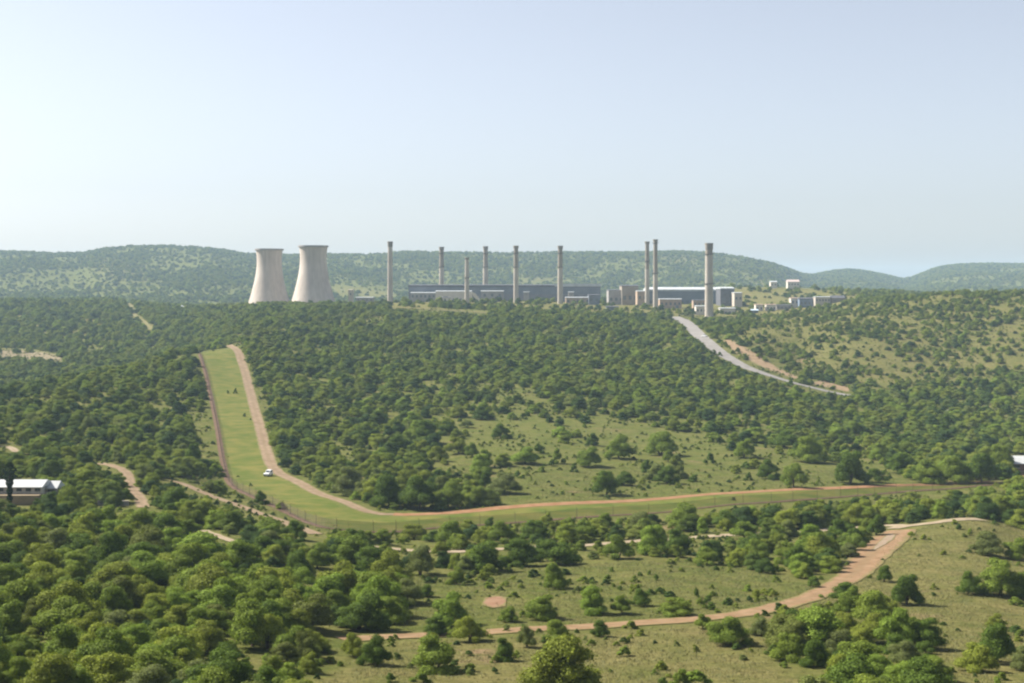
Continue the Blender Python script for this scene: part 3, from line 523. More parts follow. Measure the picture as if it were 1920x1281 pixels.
# trees and shrubs that stand apart in the photograph: px, base row, width px, height px, tone, label
D_, M_, B_, O_, G_, Y_ = 'dark green', 'mid green', 'bright green', 'olive', 'grey green', 'yellow green'
HAND = [
 # along and below the red dirt road in the foreground
 (1052, 1300, 134, 100, O_, 'biggest olive green tree, broad and rounded, at the bottom edge below the red road'),
 (843, 1173, 66, 56, B_, 'bright green tree on the upper edge of the red road with its dark twin beneath'),
 (881, 1203, 58, 44, Y_, 'yellow topped round tree standing right across the red road'),
 (816, 1192, 50, 34, D_, 'low dark tree at the edge of the red road beside the yellow topped one'),
 (820, 1258, 106, 62, M_, 'wide mid green tree below the red road with a long dark shadow'),
 (700, 1247, 64, 52, D_, 'dark round tree below where the red road starts'),
 (663, 1232, 52, 42, O_, 'olive tree over the hidden start of the red road'),
 (731, 1168, 70, 46, M_, 'spreading tree at the edge of the clearing above the start of the red road'),
 (630, 1156, 60, 46, M_, 'rounded tree in the row above the red road start, middle of three'),
 (573, 1156, 58, 56, B_, 'bright tall tree in the row above the red road start'),
 (580, 1223, 56, 40, O_, 'olive tree in the thicket just before the red road start'),
 (668, 1120, 66, 46, B_, 'bright crowned tree at the thicket edge facing the bare brown clearing'),
 (856, 1096, 36, 30, M_, 'small rounded tree alone above the bare brown clearing'),
 (798, 1119, 32, 22, D_, 'small dark bush tree alone in the bare brown clearing'),
 (788, 1078, 72, 52, G_, 'grey green tree just below the pale track'),
 (906, 1071, 76, 52, D_, 'dark broad tree hiding the pale track, first of a dark row'),
 (975, 1062, 70, 48, D_, 'dark tree hiding the pale track, second of a dark row'),
 (1045, 1059, 82, 42, D_, 'widest dark tree below the pale track, third of a dark row'),
 (1160, 1048, 60, 42, M_, 'tree below the pale track beside the big tree pair'),
 (1222, 1040, 62, 52, B_, 'tall bright tree of the big pair below the pale track'),
 (1275, 1037, 66, 42, D_, 'dark tree of the big pair below the pale track'),
 (1325, 1058, 50, 30, M_, 'low tree on the upper rim of the central grass clearing'),
 (1420, 1047, 62, 34, M_, 'flat tree on the upper rim of the central grass clearing'),
 (1040, 1104, 48, 46, M_, 'upright rounded tree alone on the grass of the central clearing'),
 (1113, 1151, 60, 50, B_, 'bright pale tree by the upper edge of the red road'),
 (1165, 1151, 38, 33, M_, 'small tree beside the bright pale tree on the red road edge'),
 (1200, 1136, 40, 29, D_, 'small dark tree behind the bright pale one in the central clearing'),
 (1270, 1153, 66, 30, M_, 'long low clump tree on the upper edge of the red road'),
 (1010, 1161, 82, 42, M_, 'wide low tree on the upper edge of the red road near the bare red soil'),
 (953, 1166, 40, 27, M_, 'small tree below the patch of bare red soil'),
 (988, 1214, 40, 38, G_, 'grey green thin tree on the lower edge of the red road'),
 (1045, 1202, 50, 37, M_, 'tree on the lower edge of the red road behind the biggest olive green tree'),
 (1125, 1194, 36, 28, D_, 'small dark tree on the lower edge of the red road casting a short shadow'),
 (1318, 1179, 30, 27, M_, 'small single tree in front of the red road where it starts to climb'),
 (1371, 1209, 86, 50, M_, 'broad tree below the red road at the head of the lower thicket'),
 (1428, 1192, 44, 32, G_, 'grey green tree below the red road beside the broad one'),
 (948, 1239, 46, 40, D_, 'dark tree between the biggest tree and the wide mid green one'),
 # along the climbing red road and on the dry slope
 (1590, 1127, 58, 34, D_, 'wide low dark tree on the lower edge of the climbing red road'),
 (1658, 1091, 37, 29, D_, 'small dark round tree where the dry slope meets the climbing road'),
 (1700, 1134, 54, 53, D_, 'upright dark round tree alone on the dry slope with a clear shadow'),
 (1523, 1028, 54, 41, B_, 'bright tree above the bend of the red road, beside the gravel'),
 (1580, 1009, 58, 34, D_, 'dark flat tree just under the pale track near the grey gravel'),
 (1643, 1004, 34, 36, D_, 'narrow dark tree at the very top of the climbing red road'),
 (1498, 1076, 48, 36, B_, 'bright tree above the red road, lowest of its cluster'),
 (1478, 1056, 50, 36, M_, 'mid green tree in the cluster above the climbing red road'),
 (1550, 1061, 44, 31, M_, 'tree standing close to the upper edge of the climbing red road'),
 (1525, 1101, 30, 19, D_, 'small dark bush tree on the grass beside the climbing red road'),
 (1590, 1044, 38, 23, G_, 'grey green low tree touching the climbing red road below the gravel'),
 (1850, 1041, 64, 41, G_, 'grey green spreading tree on the upper dry slope'),
 (1908, 1049, 50, 36, M_, 'tree cut by the photo edge on the upper dry slope'),
 (1815, 1114, 48, 39, D_, 'dark tree at the near end of the big clump on the dry slope'),
 (1876, 1117, 86, 63, M_, 'biggest tree of the clump on the dry slope'),
 (1914, 1120, 44, 46, M_, 'tree behind the biggest of the clump on the dry slope'),
 (1866, 1174, 36, 22, O_, 'low olive bush tree under the clump on the dry slope'),
 (1866, 1241, 96, 68, D_, 'large dark tree at the bottom of the dry slope'),
 (1831, 1259, 62, 48, Y_, 'yellow green tree in front of the large dark one on the dry slope'),
 (1914, 1257, 50, 42, G_, 'grey green tree at the bottom corner of the dry slope'),
 # lower thicket under the dry slope
 (1480, 1194, 62, 46, D_, 'dark tree topping the lower thicket beside the red road'),
 (1532, 1203, 56, 42, M_, 'mid green tree in the upper row of the thicket under the dry slope'),
 (1585, 1196, 60, 44, O_, 'olive tree in the upper row of the thicket under the dry slope'),
 (1648, 1192, 60, 46, M_, 'rounded tree crowning the thicket under the dry slope'),
 (1618, 1213, 44, 34, Y_, 'small yellow green tree lit inside the thicket under the dry slope'),
 (1712, 1208, 54, 46, M_, 'pointed tree at the outer corner of the thicket under the dry slope'),
 (1480, 1238, 62, 46, M_, 'tree at the open grass side of the thicket under the dry slope'),
 (1532, 1250, 60, 46, D_, 'dark tree in the middle of the thicket under the dry slope'),
 (1606, 1262, 104, 60, M_, 'broadest tree of the thicket under the dry slope'),
 (1702, 1248, 70, 44, G_, 'grey green tree on the slope side of the thicket under the dry slope'),
 (1690, 1296, 76, 50, B_, 'bright tree at the bottom edge under the dry slope'),
 (1565, 1296, 60, 40, M_, 'mid green tree at the bottom edge beside a bright one'),
 (1745, 1270, 54, 40, D_, 'dark tree in the last row of the thicket under the dry slope'),
 # row under the mown strip
 (843, 1019, 72, 40, M_, 'broad tree just under the mown strip, beside the pale track'),
 (776, 1011, 52, 26, O_, 'low olive tree just under the mown strip corner'),
 (720, 1021, 42, 27, M_, 'small tree under the mown strip corner at the start of the pale track'),
 (670, 1028, 52, 34, D_, 'dark tree under the corner of the mown strip'),
 (943, 1018, 58, 38, M_, 'rounded tree under the mown strip, next to a broad one'),
 (1000, 1013, 62, 36, D_, 'dark tree between the mown strip and the pale track'),
 (1100, 1013, 56, 33, M_, 'mid green tree between the mown strip and the pale track'),
 (1135, 989, 40, 26, M_, 'small tree touching the lower edge of the mown strip'),
 (1200, 994, 58, 32, G_, 'grey green tree under the long straight of the mown strip'),
 (1283, 987, 62, 40, M_, 'tall tree reaching up into the long straight of the mown strip'),
 (1318, 999, 26, 28, B_, 'narrow bright tree by the pale track under the mown strip'),
 (1396, 1011, 52, 32, M_, 'tree hiding the pale track below the long mown strip'),
 (1365, 991, 60, 32, D_, 'dark tree right under the long mown strip'),
 (1460, 1010, 36, 24, M_, 'small tree in front of the pale track below the long mown strip'),
 # left of the strip
 (490, 945, 28, 24, D_, 'small dark tree on the verge outside the fence corner'),
 (528, 955, 22, 14, M_, 'small low tree on the verge outside the fence corner'),
 (555, 1012, 50, 34, D_, 'dark tree at the end of the lower earth track'),
 (500, 1012, 66, 38, M_, 'tree beside the end of the lower earth track'),
 (382, 1062, 116, 60, B_, 'broad bright green tree under the footpath in the large thicket'),
 (128, 1202, 112, 72, M_, 'huge rounded pale topped tree in the large thicket'),
 (290, 1284, 130, 62, M_, 'wide pale topped tree at the bottom edge of the large thicket'),
 (216, 1020, 70, 42, B_, 'bright flat tree near the low grey wall'),
 (360, 880, 40, 46, D_, 'tall dark tree beside the fence track near its corner'),
 (330, 960, 58, 44, D_, 'dark tree between the two earth tracks'),
 # savanna clearing above the long straight track
 (1136, 928, 62, 42, D_, 'dark spreading tree on the grass just above the long straight track'),
 (1170, 910, 36, 24, D_, 'small dark tree tucked behind the spreading one above the long track'),
 (1251, 907, 42, 31, D_, 'dark rounded tree alone on the grass above the long track'),
 (1104, 875, 46, 34, M_, 'rounded tree in the middle of the grass clearing above the long track'),
 (985, 869, 54, 29, B_, 'bright low pair of crowns in the grass clearing above the long track'),
 (910, 877, 32, 32, M_, 'upright single tree with a shadow on the near side of the grass clearing'),
 (939, 822, 40, 26, D_, 'dark tree at the upper side of the grass clearing'),
 (1160, 860, 54, 42, M_, 'tall tree in the middle of the grass clearing'),
 (1238, 854, 78, 42, M_, 'widest tree of the grass clearing, made of several crowns'),
 (945, 925, 56, 36, G_, 'grey green rounded tree at the near corner of the grass clearing'),
 (910, 914, 28, 31, D_, 'dark narrow tree beside the grey green one at the clearing corner'),
 (860, 851, 40, 29, O_, 'olive tree at the wooded side of the grass clearing'),
 (886, 857, 30, 25, M_, 'small tree next to the olive one by the grass clearing'),
 (800, 832, 56, 42, D_, 'dark round tree at the wooded edge of the grass clearing'),
 (1442, 898, 44, 35, D_, 'dark tree toward the far end of the grass clearing'),
 (1520, 867, 68, 46, M_, 'large tree at the far end of the grass clearing'),
 (1488, 914, 52, 42, M_, 'tree right above the long straight track near its far end'),
 (1595, 907, 56, 56, D_, 'tall dark tree overlooking the far end of the long track'),
 (1690, 888, 56, 37, D_, 'dark rounded tree at the last grass gap by the long track'),
 (1395, 858, 40, 33, M_, 'round tree in the upper half of the grass clearing'),
 (1470, 839, 52, 30, D_, 'dark wide tree on the upper rim of the grass clearing'),
 (1377, 835, 28, 23, M_, 'small round tree on the upper rim of the grass clearing'),
 (1742, 906, 62, 42, M_, 'first tree of the dense block beside the end of the long track'),
 (1792, 906, 64, 48, M_, 'second tree of the dense block beside the end of the long track'),
 (1842, 905, 66, 52, D_, 'dark third tree of the dense block beside the end of the long track'),
 (1876, 888, 50, 50, M_, 'tree screening the white roofed house at the photo edge'),
 (730, 950, 70, 56, D_, 'dark big tree inside the bend of the perimeter track'),
 (785, 955, 70, 60, D_, 'tallest dark tree inside the bend of the perimeter track'),
 (840, 952, 62, 46, M_, 'tree at the end of the woodland inside the bend of the perimeter track'),
 (655, 930, 60, 52, G_, 'grey green round tree against the curve of the perimeter track'),
]
HAND_SHRUB = [
 (1113, 835, 26, 22, D_, 'small dark shrub in the upper grass clearing'), (1045, 869, 30, 26, M_, 'round shrub beside the bright low pair in the grass clearing'),
 (1010, 850, 26, 17, D_, 'dark shrub above the bright low pair in the grass clearing'), (1210, 885, 27, 21, D_, 'dark shrub behind the lone rounded tree above the long track'),
 (1076, 885, 20, 16, D_, 'little dark shrub next to the rounded tree in the grass clearing middle'), (970, 894, 20, 11, D_, 'flat little shrub in the near grass clearing'),
 (1015, 885, 18, 10, M_, 'tiny low shrub in the near grass clearing'), (1300, 903, 24, 13, D_, 'flat dark shrub above the long track'),
 (1205, 909, 18, 13, O_, 'olive shrub between two dark trees above the long track'), (1050, 819, 42, 18, B_, 'bright long shrub in the upper grass clearing'),
 (1403, 901, 18, 15, D_, 'small shrub above the long track past its middle'), (1398, 879, 22, 13, D_, 'dark shrub in the middle of the far grass clearing'),
 (1342, 829, 34, 17, M_, 'low wide shrub on the upper rim of the clearing'), (1332, 869, 24, 19, D_, 'dark shrub in the far grass clearing'),
 (1306, 1121, 15, 18, D_, 'narrow dark shrub standing in the central grass clearing'), (1335, 1143, 20, 12, D_, 'dark low shrub above the red road'),
 (790, 1279, 40, 18, M_, 'low shrub at the bottom edge beside the wide mid green tree'), (731, 1279, 26, 16, D_, 'dark shrub on bare ground at the bottom edge'),
 (1200, 1080, 12, 7, D_, 'first of the tiny dark shrubs dotted on the central clearing'), (1217, 1078, 10, 9, M_, 'tiny shrub dotted on the central clearing, palest of its cluster'),
 (1230, 1088, 16, 11, D_, 'largest of the tiny dark shrubs dotted on the central clearing'), (1146, 1072, 12, 8, M_, 'tiny green shrub by the bare streak in the central clearing'),
 (1275, 1287, 44, 32, M_, 'leafy shrub at the bottom edge in the dry grass'), (1308, 1284, 52, 26, B_, 'bright shrub at the bottom edge in the dry grass'),
 (1200, 1192, 22, 12, O_, 'brown olive low shrub on the lower edge of the red road'), (1305, 1222, 18, 12, O_, 'tiny olive shrub in the dry grass below the red road'),
 (1770, 1040, 18, 8, O_, 'tiny low shrub on the upper dry slope'), (1905, 1135, 30, 14, M_, 'low shrub under the clump on the dry slope'),
 (441, 738, 9, 10, D_, 'dark small shrub on the mown strip far up the hill'), (427, 738, 7, 6, D_, 'tiny dark dot of a shrub on the mown strip far up the hill'),
 (458, 781, 7, 6, D_, 'tiny dark shrub on the mown strip beside the perimeter track'), (470, 912, 8, 6, D_, 'tiny dark shrub on the mown strip near its corner'),
 (378, 900, 12, 10, D_, 'first dark shrub on the verge above the lower earth track'), (392, 899, 12, 11, D_, 'second dark shrub on the verge above the lower earth track'),
 (1340, 665, 10, 9, D_, 'dark shrub on the lower kerb of the tar road'), (1350, 668, 9, 8, D_, 'smaller dark shrub on the lower kerb of the tar road'),
 (1450, 720, 12, 11, D_, 'dark shrub by the lower end of the tar road'), (1483, 722, 13, 12, D_, 'second dark shrub by the lower end of the tar road'),
 (1360, 648, 10, 8, D_, 'dark shrub on the red cut bank by the tar road'), (1384, 660, 12, 8, D_, 'dark shrub halfway up the red cut bank by the tar road'), (1398, 671, 11, 8, D_, 'dark shrub at the foot of the red cut bank by the tar road'),
]
for lst, kd in ((HAND, 'tree'), (HAND_SHRUB, 'shrub')):
    for px, py, w, hp, tone, lab in lst:
        g = ground(px, min(py, 1330))
        if g is None: continue
        s = g.y / F
        plant(g.x, g.y, w * s * 1.06, hp * s * 1.12, tone, lab, 'bush trees in the valley' if kd == 'tree' else 'shrubs on open ground', kd, 0.06 * hp * s)
n_hand = len(HAND)

# ------------------------------------------------------------------ scattered woodland
KEEP = []   # (px, py, distance) of ground that must stay in sight
for C, hw in ROADS:
    for p in C[::2]:
        a_ = pix(p.x, p.y, h(p.x, p.y)); KEEP.append((a_[0], a_[1], p.y))
for q in (SA[::6], SB[::6]):
    for p in q:
        a_ = pix(p.x, p.y, h(p.x, p.y)); KEEP.append((a_[0], a_[1], p.y))
for a_, b_, ky_, kd_ in ((1415, 1457, 582, 1380), (1483, 1530, 573, 1410), (1530, 1586, 566, 1400), (1350, 1380, 592, 1300), (1300, 1345, 592, 1240), (0, 70, 917, 345), (186, 245, 946, 340)):
    KEEP += [(q, ky_, kd_) for q in range(a_, b_, 4)]
def seg_dist(x, y, C):
    d = np.full(x.shape, 1e9)
    A = np.array([(p.x, p.y) for p in C[::2]])
    for k in range(0, len(x), 4000):
        dd = (x[k:k + 4000, None] - A[None, :, 0]) ** 2 + (y[k:k + 4000, None] - A[None, :, 1]) ** 2
        d[k:k + 4000] = np.sqrt(dd.min(1))
    return d
def grid_points(y0, y1, sp, um):
    ys = np.arange(y0, y1, sp * 0.9); out = []
    for i, y in enumerate(ys):
        n = int(2 * um * y / sp); xs = (np.arange(n) - n / 2 + 0.5 * (i % 2)) * sp
        out.append(np.stack([xs, np.full(n, y)], -1))
    P = np.concatenate(out); P += RNG.uniform(-.42, .42, P.shape) * sp; return P[:, 0], P[:, 1]
def scatter(y0, y1, sp, um, wmean, density_fn, keep=True):
    x, y = grid_points(y0, y1, sp, um); z = H(x, y); px, py = pix(x, y, z)
    w = wmean * np.clip(np.exp(RNG.normal(-0.05, 0.40, len(x))), 0.42, 1.55); w = w * np.where(inpoly(px, py, P_RHILL), 0.72, 1.0) * np.where(y < 168, 0.8, 1.0); hh = w * RNG.uniform(0.55, 0.82, len(x)) * np.where(y > 560, 0.88, 1.0)
    ok = RNG.random(len(x)) < density_fn(px, py, x, y)
    for C, hw in ROADS:
        ok &= seg_dist(x, y, C) > hw + w * 0.40
    for hx, hy, hr in PLACED:
        ok &= (x - hx) ** 2 + (y - hy) ** 2 > (0.75 * (hr + w * 0.45)) ** 2
    if keep:
        top = HY + F * (ZC - z - hh * 0.92) / y; hwp = w * 0.42 * F / y
        for kx, ky, kd in KEEP:
            if ky > 1100 and kx < 900: continue
            ok &= ~((y < kd - 1) & (np.abs(px - kx) < hwp) & (top < ky + 1) & (py > ky))
    return x[ok], y[ok], z[ok], w[ok], hh[ok]
def dens_near(px, py, x, y):
    px0, py0 = px, py
    px = px + (fbm(x / 22, y / 22, 71, 3) - .45) * 90; py = py + (fbm(x / 26, y / 26, 73, 3) - .45) * 40
    d = np.full(px.shape, 0.94)
    d *= np.where((y > 480) & (fbm(x / 60, y / 90, 5, 4) < 0.40), 0.50, 1) * np.where(fbm(x / 17, y / 21, 15, 3) < 0.36, 0.35, 1)
    def reg(poly, v):
        nonlocal d; d = np.where(inpoly(px, py, poly), v, d)
    reg(P_RHILL, 0.0); d = np.where(inpoly(px, py, P_RHILL), np.where(fbm(x / 30, y / 38, 8, 3) > 0.44 - (px - 1600) / 6000, 0.75, 0.16), d)
    reg(P_SAV2, 0.28); reg(P_SAV, 0.02); reg(P_MIDC, 0.0); reg(P_RIGHT, 0.0); reg(P_BOT, 0.0); reg(P_RCLR, 0.4)
    px, py = px0, py0; reg(P_THICK, 0.93)
    d = np.where(inpoly(px, py, P_STRIP), 0, d)
    for v in VERGE: reg(v, 0.0)
    reg(P_HOUSE, 0); reg(P_RHOUSE, 0)
    d = np.where(y > 1000, np.where(inpoly(px, py, P_YARD), 0.12, d), d); reg(P_BANK, 0); reg(P_KHAKI, 0.25)
    reg(P_LCLR, 0.10); d = np.where(inpoly(px, py, P_LKH), d * 0.6, d)
    return d
NX, NY, NZ, NW, NH = scatter(112, 560, 4.4, 0.42, 5.2, dens_near)
MX, MY, MZ, MW, MH = scatter(560, 1330, 4.8, 0.42, 5.5, dens_near)
def in_view(x, y, z, hh):   # photo pixel position of the crown's middle
    return pix(x, y, z + hh * 0.55)
order = np.argsort(-(NW / NY))
used_lab = set(); chosen = np.zeros(len(NX), bool); want = 300 - n_hand
TONES = [M_, M_, D_, D_, O_, G_, B_, M_, Y_, D_, B_, O_, M_, 'dull olive']
for k in order:
    if want == 0: break
    cx, cyy = in_view(NX[k], NY[k], NZ[k], NH[k])
    if not (4 < cx < 1916 and cyy < 1284): continue
    tone = TONES[RNG.integers(len(TONES))]
    zone = 'large thicket' if cx < 760 else ('lower thicket' if cyy > 1120 else 'track side scrub')
    sizew = ('broad ' if NW[k] > 6.6 else 'small ' if NW[k] < 4.4 else '')
    lab = f'{sizew}{tone} tree in {zone}, {round(cx / 19.2)}% across, {round(cyy / 12.81)}% down the photo'
    if lab in used_lab: lab = lab.replace(' tree in', ' rounded tree in')
    if lab in used_lab: continue
    used_lab.add(lab); chosen[k] = True; want -= 1
    plant(NX[k], NY[k], NW[k], NH[k], tone, lab, 'trees of the thickets', 'tree', 0.05)
NX, NY, NZ, NW, NH = [a[~chosen] for a in (NX, NY, NZ, NW, NH)]

def visible_only(x, y, z, w, hh, slack):
    """drops what nearer ground hides wholly (with slack metres for a step to the side)"""
    u = x / y; ud = np.linspace(-0.46, 0.46, 231); dd = np.exp(np.linspace(math.log(100), math.log(5200), 500))
    slope = (ZC - H(ud[:, None] * dd[None, :], np.broadcast_to(dd[None, :], (len(ud), len(dd))))) / dd[None, :]
    run = np.minimum.accumulate(slope, 1)
    i = np.clip(np.round((u + 0.46) / 0.004).astype(int), 0, 230); j = np.clip(np.searchsorted(dd, y) - 2, 0, len(dd) - 1)
    r = np.maximum(np.maximum(run[i, j], run[np.maximum(i - 2, 0), j]), run[np.minimum(i + 2, 230), j])
    return (ZC - z - hh - slack) / y < r
def dens_back(px, py, x, y):
    d = np.full(px.shape, 0.85) * np.where(fbm(x / 70, y / 70, 6, 3) < 0.36, 0.45, 1)
    d = np.where(inpoly(px, py, P_YARD), 0.06, d); d = np.where(inpoly(px, py, P_KHAKI), 0.14, d)
    d = np.where((px > 640) & (px < 1600) & (y < 1850), np.minimum(d, 0.10), d)
    for p in P_FARC: d = np.where(inpoly(px, py, p), 0.05, d)
    return d
BX, BY, BZ, BW, BH = scatter(1330, 2300, 6.6, 0.43, 6.8, dens_back, keep=False)
v = visible_only(BX, BY, BZ, BW, BH, 6); BX, BY, BZ, BW, BH = [a[v] for a in (BX, BY, BZ, BW, BH)]
def dens_far(px, py, x, y):
    n = 0.55 * fbm(x / 330 + 3, y / 480, 12, 4) + 0.45 * fbm(x / 90, y / 120, 19, 3)
    d = np.clip((n - 0.35) * 6.0, 0.20, 0.95)
    for k, p in enumerate(P_FARC): d = np.where(inpoly(px, py, p), (0.05, 0.12, 0.4, 0.55, 0.5)[k], d)
    return d
FX, FY, FZ, FW, FH = scatter(2300, 5050, 8.2, 0.44, 7.2, dens_far, keep=False)
v = visible_only(FX, FY, FZ, FW, FH, 6); FX, FY, FZ, FW, FH = [a[v] for a in (FX, FY, FZ, FW, FH)]

for k in range(len(VARIANTS)):   # every crown shape stands somewhere among the individual plants
    assert VARIANTS[k] is not None, k
def woodland(name, x, y, z, w, hh, variants, m, trunks, kind='stuff'):
    n = len(x)
    me = bpy.data.meshes.new(name); me.vertices.add(n)
    me.vertices.foreach_set('co', np.stack([x, y, z - 0.06 * hh], -1).astype(np.float32).ravel())
    a = me.attributes.new('plant_scale', 'FLOAT_VECTOR', 'POINT'); a.data.foreach_set('vector', np.stack([w * RNG.uniform(.88, 1.12, n), w * RNG.uniform(.88, 1.12, n), hh], -1).astype(np.float32).ravel())
    a = me.attributes.new('plant_turn', 'FLOAT', 'POINT'); a.data.foreach_set('value', RNG.uniform(0, 6.283, n).astype(np.float32))
    a = me.attributes.new('plant_kind', 'INT', 'POINT'); a.data.foreach_set('value', RNG.integers(0, len(variants), n).astype(np.int32))
    me.update(); me.materials.append(m)
    o = bpy.data.objects.new(name, me); COL.objects.link(o); tag(o, kind=kind)
    ng = bpy.data.node_groups.new(name, 'GeometryNodeTree')
    ng.interface.new_socket('Geometry', in_out='INPUT', socket_type='NodeSocketGeometry'); ng.interface.new_socket('Geometry', in_out='OUTPUT', socket_type='NodeSocketGeometry')
    N = ng.nodes; L = ng.links
    gi = N.new('NodeGroupInput'); go = N.new('NodeGroupOutput'); ip = N.new('GeometryNodeInstanceOnPoints'); jn = N.new('GeometryNodeJoinGeometry')
    for k, src in enumerate(variants):
        oi = N.new('GeometryNodeObjectInfo'); oi.inputs['Object'].default_value = src; oi.transform_space = 'ORIGINAL'
        sm = N.new('GeometryNodeSetMaterial'); sm.inputs['Material'].default_value = m; L.new(oi.outputs['Geometry'], sm.inputs['Geometry'])
        gg = N.new('GeometryNodeGeometryToInstance'); L.new(sm.outputs[0], gg.inputs[0])
        if trunks:
            ot = N.new('GeometryNodeObjectInfo'); ot.inputs['Object'].default_value = trunks[k % len(trunks)]; ot.transform_space = 'ORIGINAL'
            j2 = N.new('GeometryNodeJoinGeometry'); L.new(sm.outputs[0], j2.inputs[0]); L.new(ot.outputs['Geometry'], j2.inputs[0]); L.new(j2.outputs[0], gg.inputs[0])
        L.new(gg.outputs[0], jn.inputs[0])
    def attr(nm, ty):
        q = N.new('GeometryNodeInputNamedAttribute'); q.data_type = ty; q.inputs['Name'].default_value = nm; return q.outputs['Attribute']
    cx = N.new('ShaderNodeCombineXYZ'); L.new(attr('plant_turn', 'FLOAT'), cx.inputs[2])
    L.new(gi.outputs[0], ip.inputs['Points']); L.new(jn.outputs[0], ip.inputs['Instance']); ip.inputs['Pick Instance'].default_value = True
    L.new(attr('plant_kind', 'INT'), ip.inputs['Instance Index']); L.new(cx.outputs[0], ip.inputs['Rotation']); L.new(attr('plant_scale', 'FLOAT_VECTOR'), ip.inputs['Scale'])
    L.new(ip.outputs[0], go.inputs[0])
    md = o.modifiers.new('plants', 'NODES'); md.node_group = ng
    return o
CV = VARIANTS[:len(CROWNS)]; SV = VARIANTS[len(CROWNS):]
TV = [o for o in COL.objects if o.name.split('.')[0] == 'trunk'][:3]
woodland('woodland', np.r_[NX, MX], np.r_[NY, MY], np.r_[NZ, MZ], np.r_[NW, MW], np.r_[NH, MH], CV, LEAF_MIX, TV)
woodland('far_woodland', np.r_[BX, FX], np.r_[BY, FY], np.r_[BZ, FZ], np.r_[BW, FW], np.r_[BH, FH], CV, LEAF_MIX, None)
def dens_under(px, py, x, y):
    d = np.full(px.shape, 0.45)
    for p, q in ((P_SAV, 0.20), (P_SAV2, 0.4), (P_MIDC, 0.22), (P_RIGHT, 0.13), (P_BOT, 0.16), (P_RHILL, 0.5), (P_RCLR, 0.5)): d = np.where(inpoly(px, py, p), q, d)
    d = d * np.where(fbm(x / 14, y / 14, 33, 3) > 0.47, 1.6, 0.25)
    d = np.where(inpoly(px, py, P_STRIP), 0.003, d)
    d = np.where(inpoly(px, py, P_HOUSE) | inpoly(px, py, P_RHOUSE), 0, d)
    return d
UX, UY, UZ, UW, UH = scatter(115, 1250, 2.5, 0.40, 1.35, dens_under, keep=False)
woodland('undergrowth', UX, UY, UZ, UW, UH * 0.8, SV, LEAF_MIX, None)

# grass tufts over the open ground nearest the camera: one mesh of blades
def grass():
    x, y = grid_points(125, 480, 0.85, 0.40); z = H(x, y); px, py = pix(x, y, z)
    op = np.zeros(len(x))
    for p, q in ((P_SAV, 0.55), (P_MIDC, 0.8), (P_RIGHT, 0.9), (P_BOT, 0.95)): op = np.maximum(op, inpoly(px, py, p) * q)
    for v_ in VERGE: op = np.maximum(op, inpoly(px, py, v_) * 0.6)
    op = op * np.where(fbm(x / 5, y / 5, 44, 3) > 0.42, 1, 0.35)
    ok = RNG.random(len(x)) < op
    for C, hw in ROADS: ok &= seg_dist(x, y, C) > hw + 0.3
    x, y, z = x[ok], y[ok], z[ok]; nb = 7; n = len(x) * nb
    X = np.repeat(x, nb) + RNG.normal(0, .22, n); Y = np.repeat(y, nb) + RNG.normal(0, .22, n); Z = np.repeat(z, nb) - 0.03
    a = RNG.uniform(0, 6.28, n); hh = RNG.uniform(.12, .36, n); wd = RNG.uniform(.02, .05, n); ln = RNG.uniform(.05, .3, n); b = RNG.uniform(0, 6.28, n)
    P0 = np.stack([X - wd * np.cos(a), Y - wd * np.sin(a), Z], -1); P1 = np.stack([X + wd * np.cos(a), Y + wd * np.sin(a), Z], -1)
    P2 = np.stack([X + ln * np.cos(b), Y + ln * np.sin(b), Z + hh], -1)
    V = np.stack([P0, P1, P2], 1).reshape(-1, 3)
    me = bpy.data.meshes.new('grass'); me.vertices.add(len(V)); me.vertices.foreach_set('co', V.astype(np.float32).ravel())
    me.loops.add(len(V)); me.loops.foreach_set('vertex_index', np.arange(len(V), dtype=np.int32))
    me.polygons.add(n); me.polygons.foreach_set('loop_start', np.arange(0, 3 * n, 3, dtype=np.int32)); me.polygons.foreach_set('loop_total', np.full(n, 3, np.int32))
    me.update(); me.validate()
    m = bpy.data.materials.new('dry_grass_blades'); m.use_nodes = True; q = m.node_tree.nodes; l = m.node_tree.links
    ge = q.new('ShaderNodeNewGeometry'); rp = q.new('ShaderNodeValToRGB'); e = rp.color_ramp.elements
    e[0].color = (0.075, 0.098, 0.022, 1); e[1].color = (0.22, 0.185, 0.07, 1); e.new(0.5).color = (0.125, 0.125, 0.036, 1)
    l.new(ge.outputs['Random Per Island'], rp.inputs[0]); l.new(rp.outputs[0], q['Principled BSDF'].inputs['Base Color']); q['Principled BSDF'].inputs['Roughness'].default_value = 0.8
    me.materials.append(m); o = bpy.data.objects.new('grass', me); COL.objects.link(o); tag(o, kind='stuff')
grass()

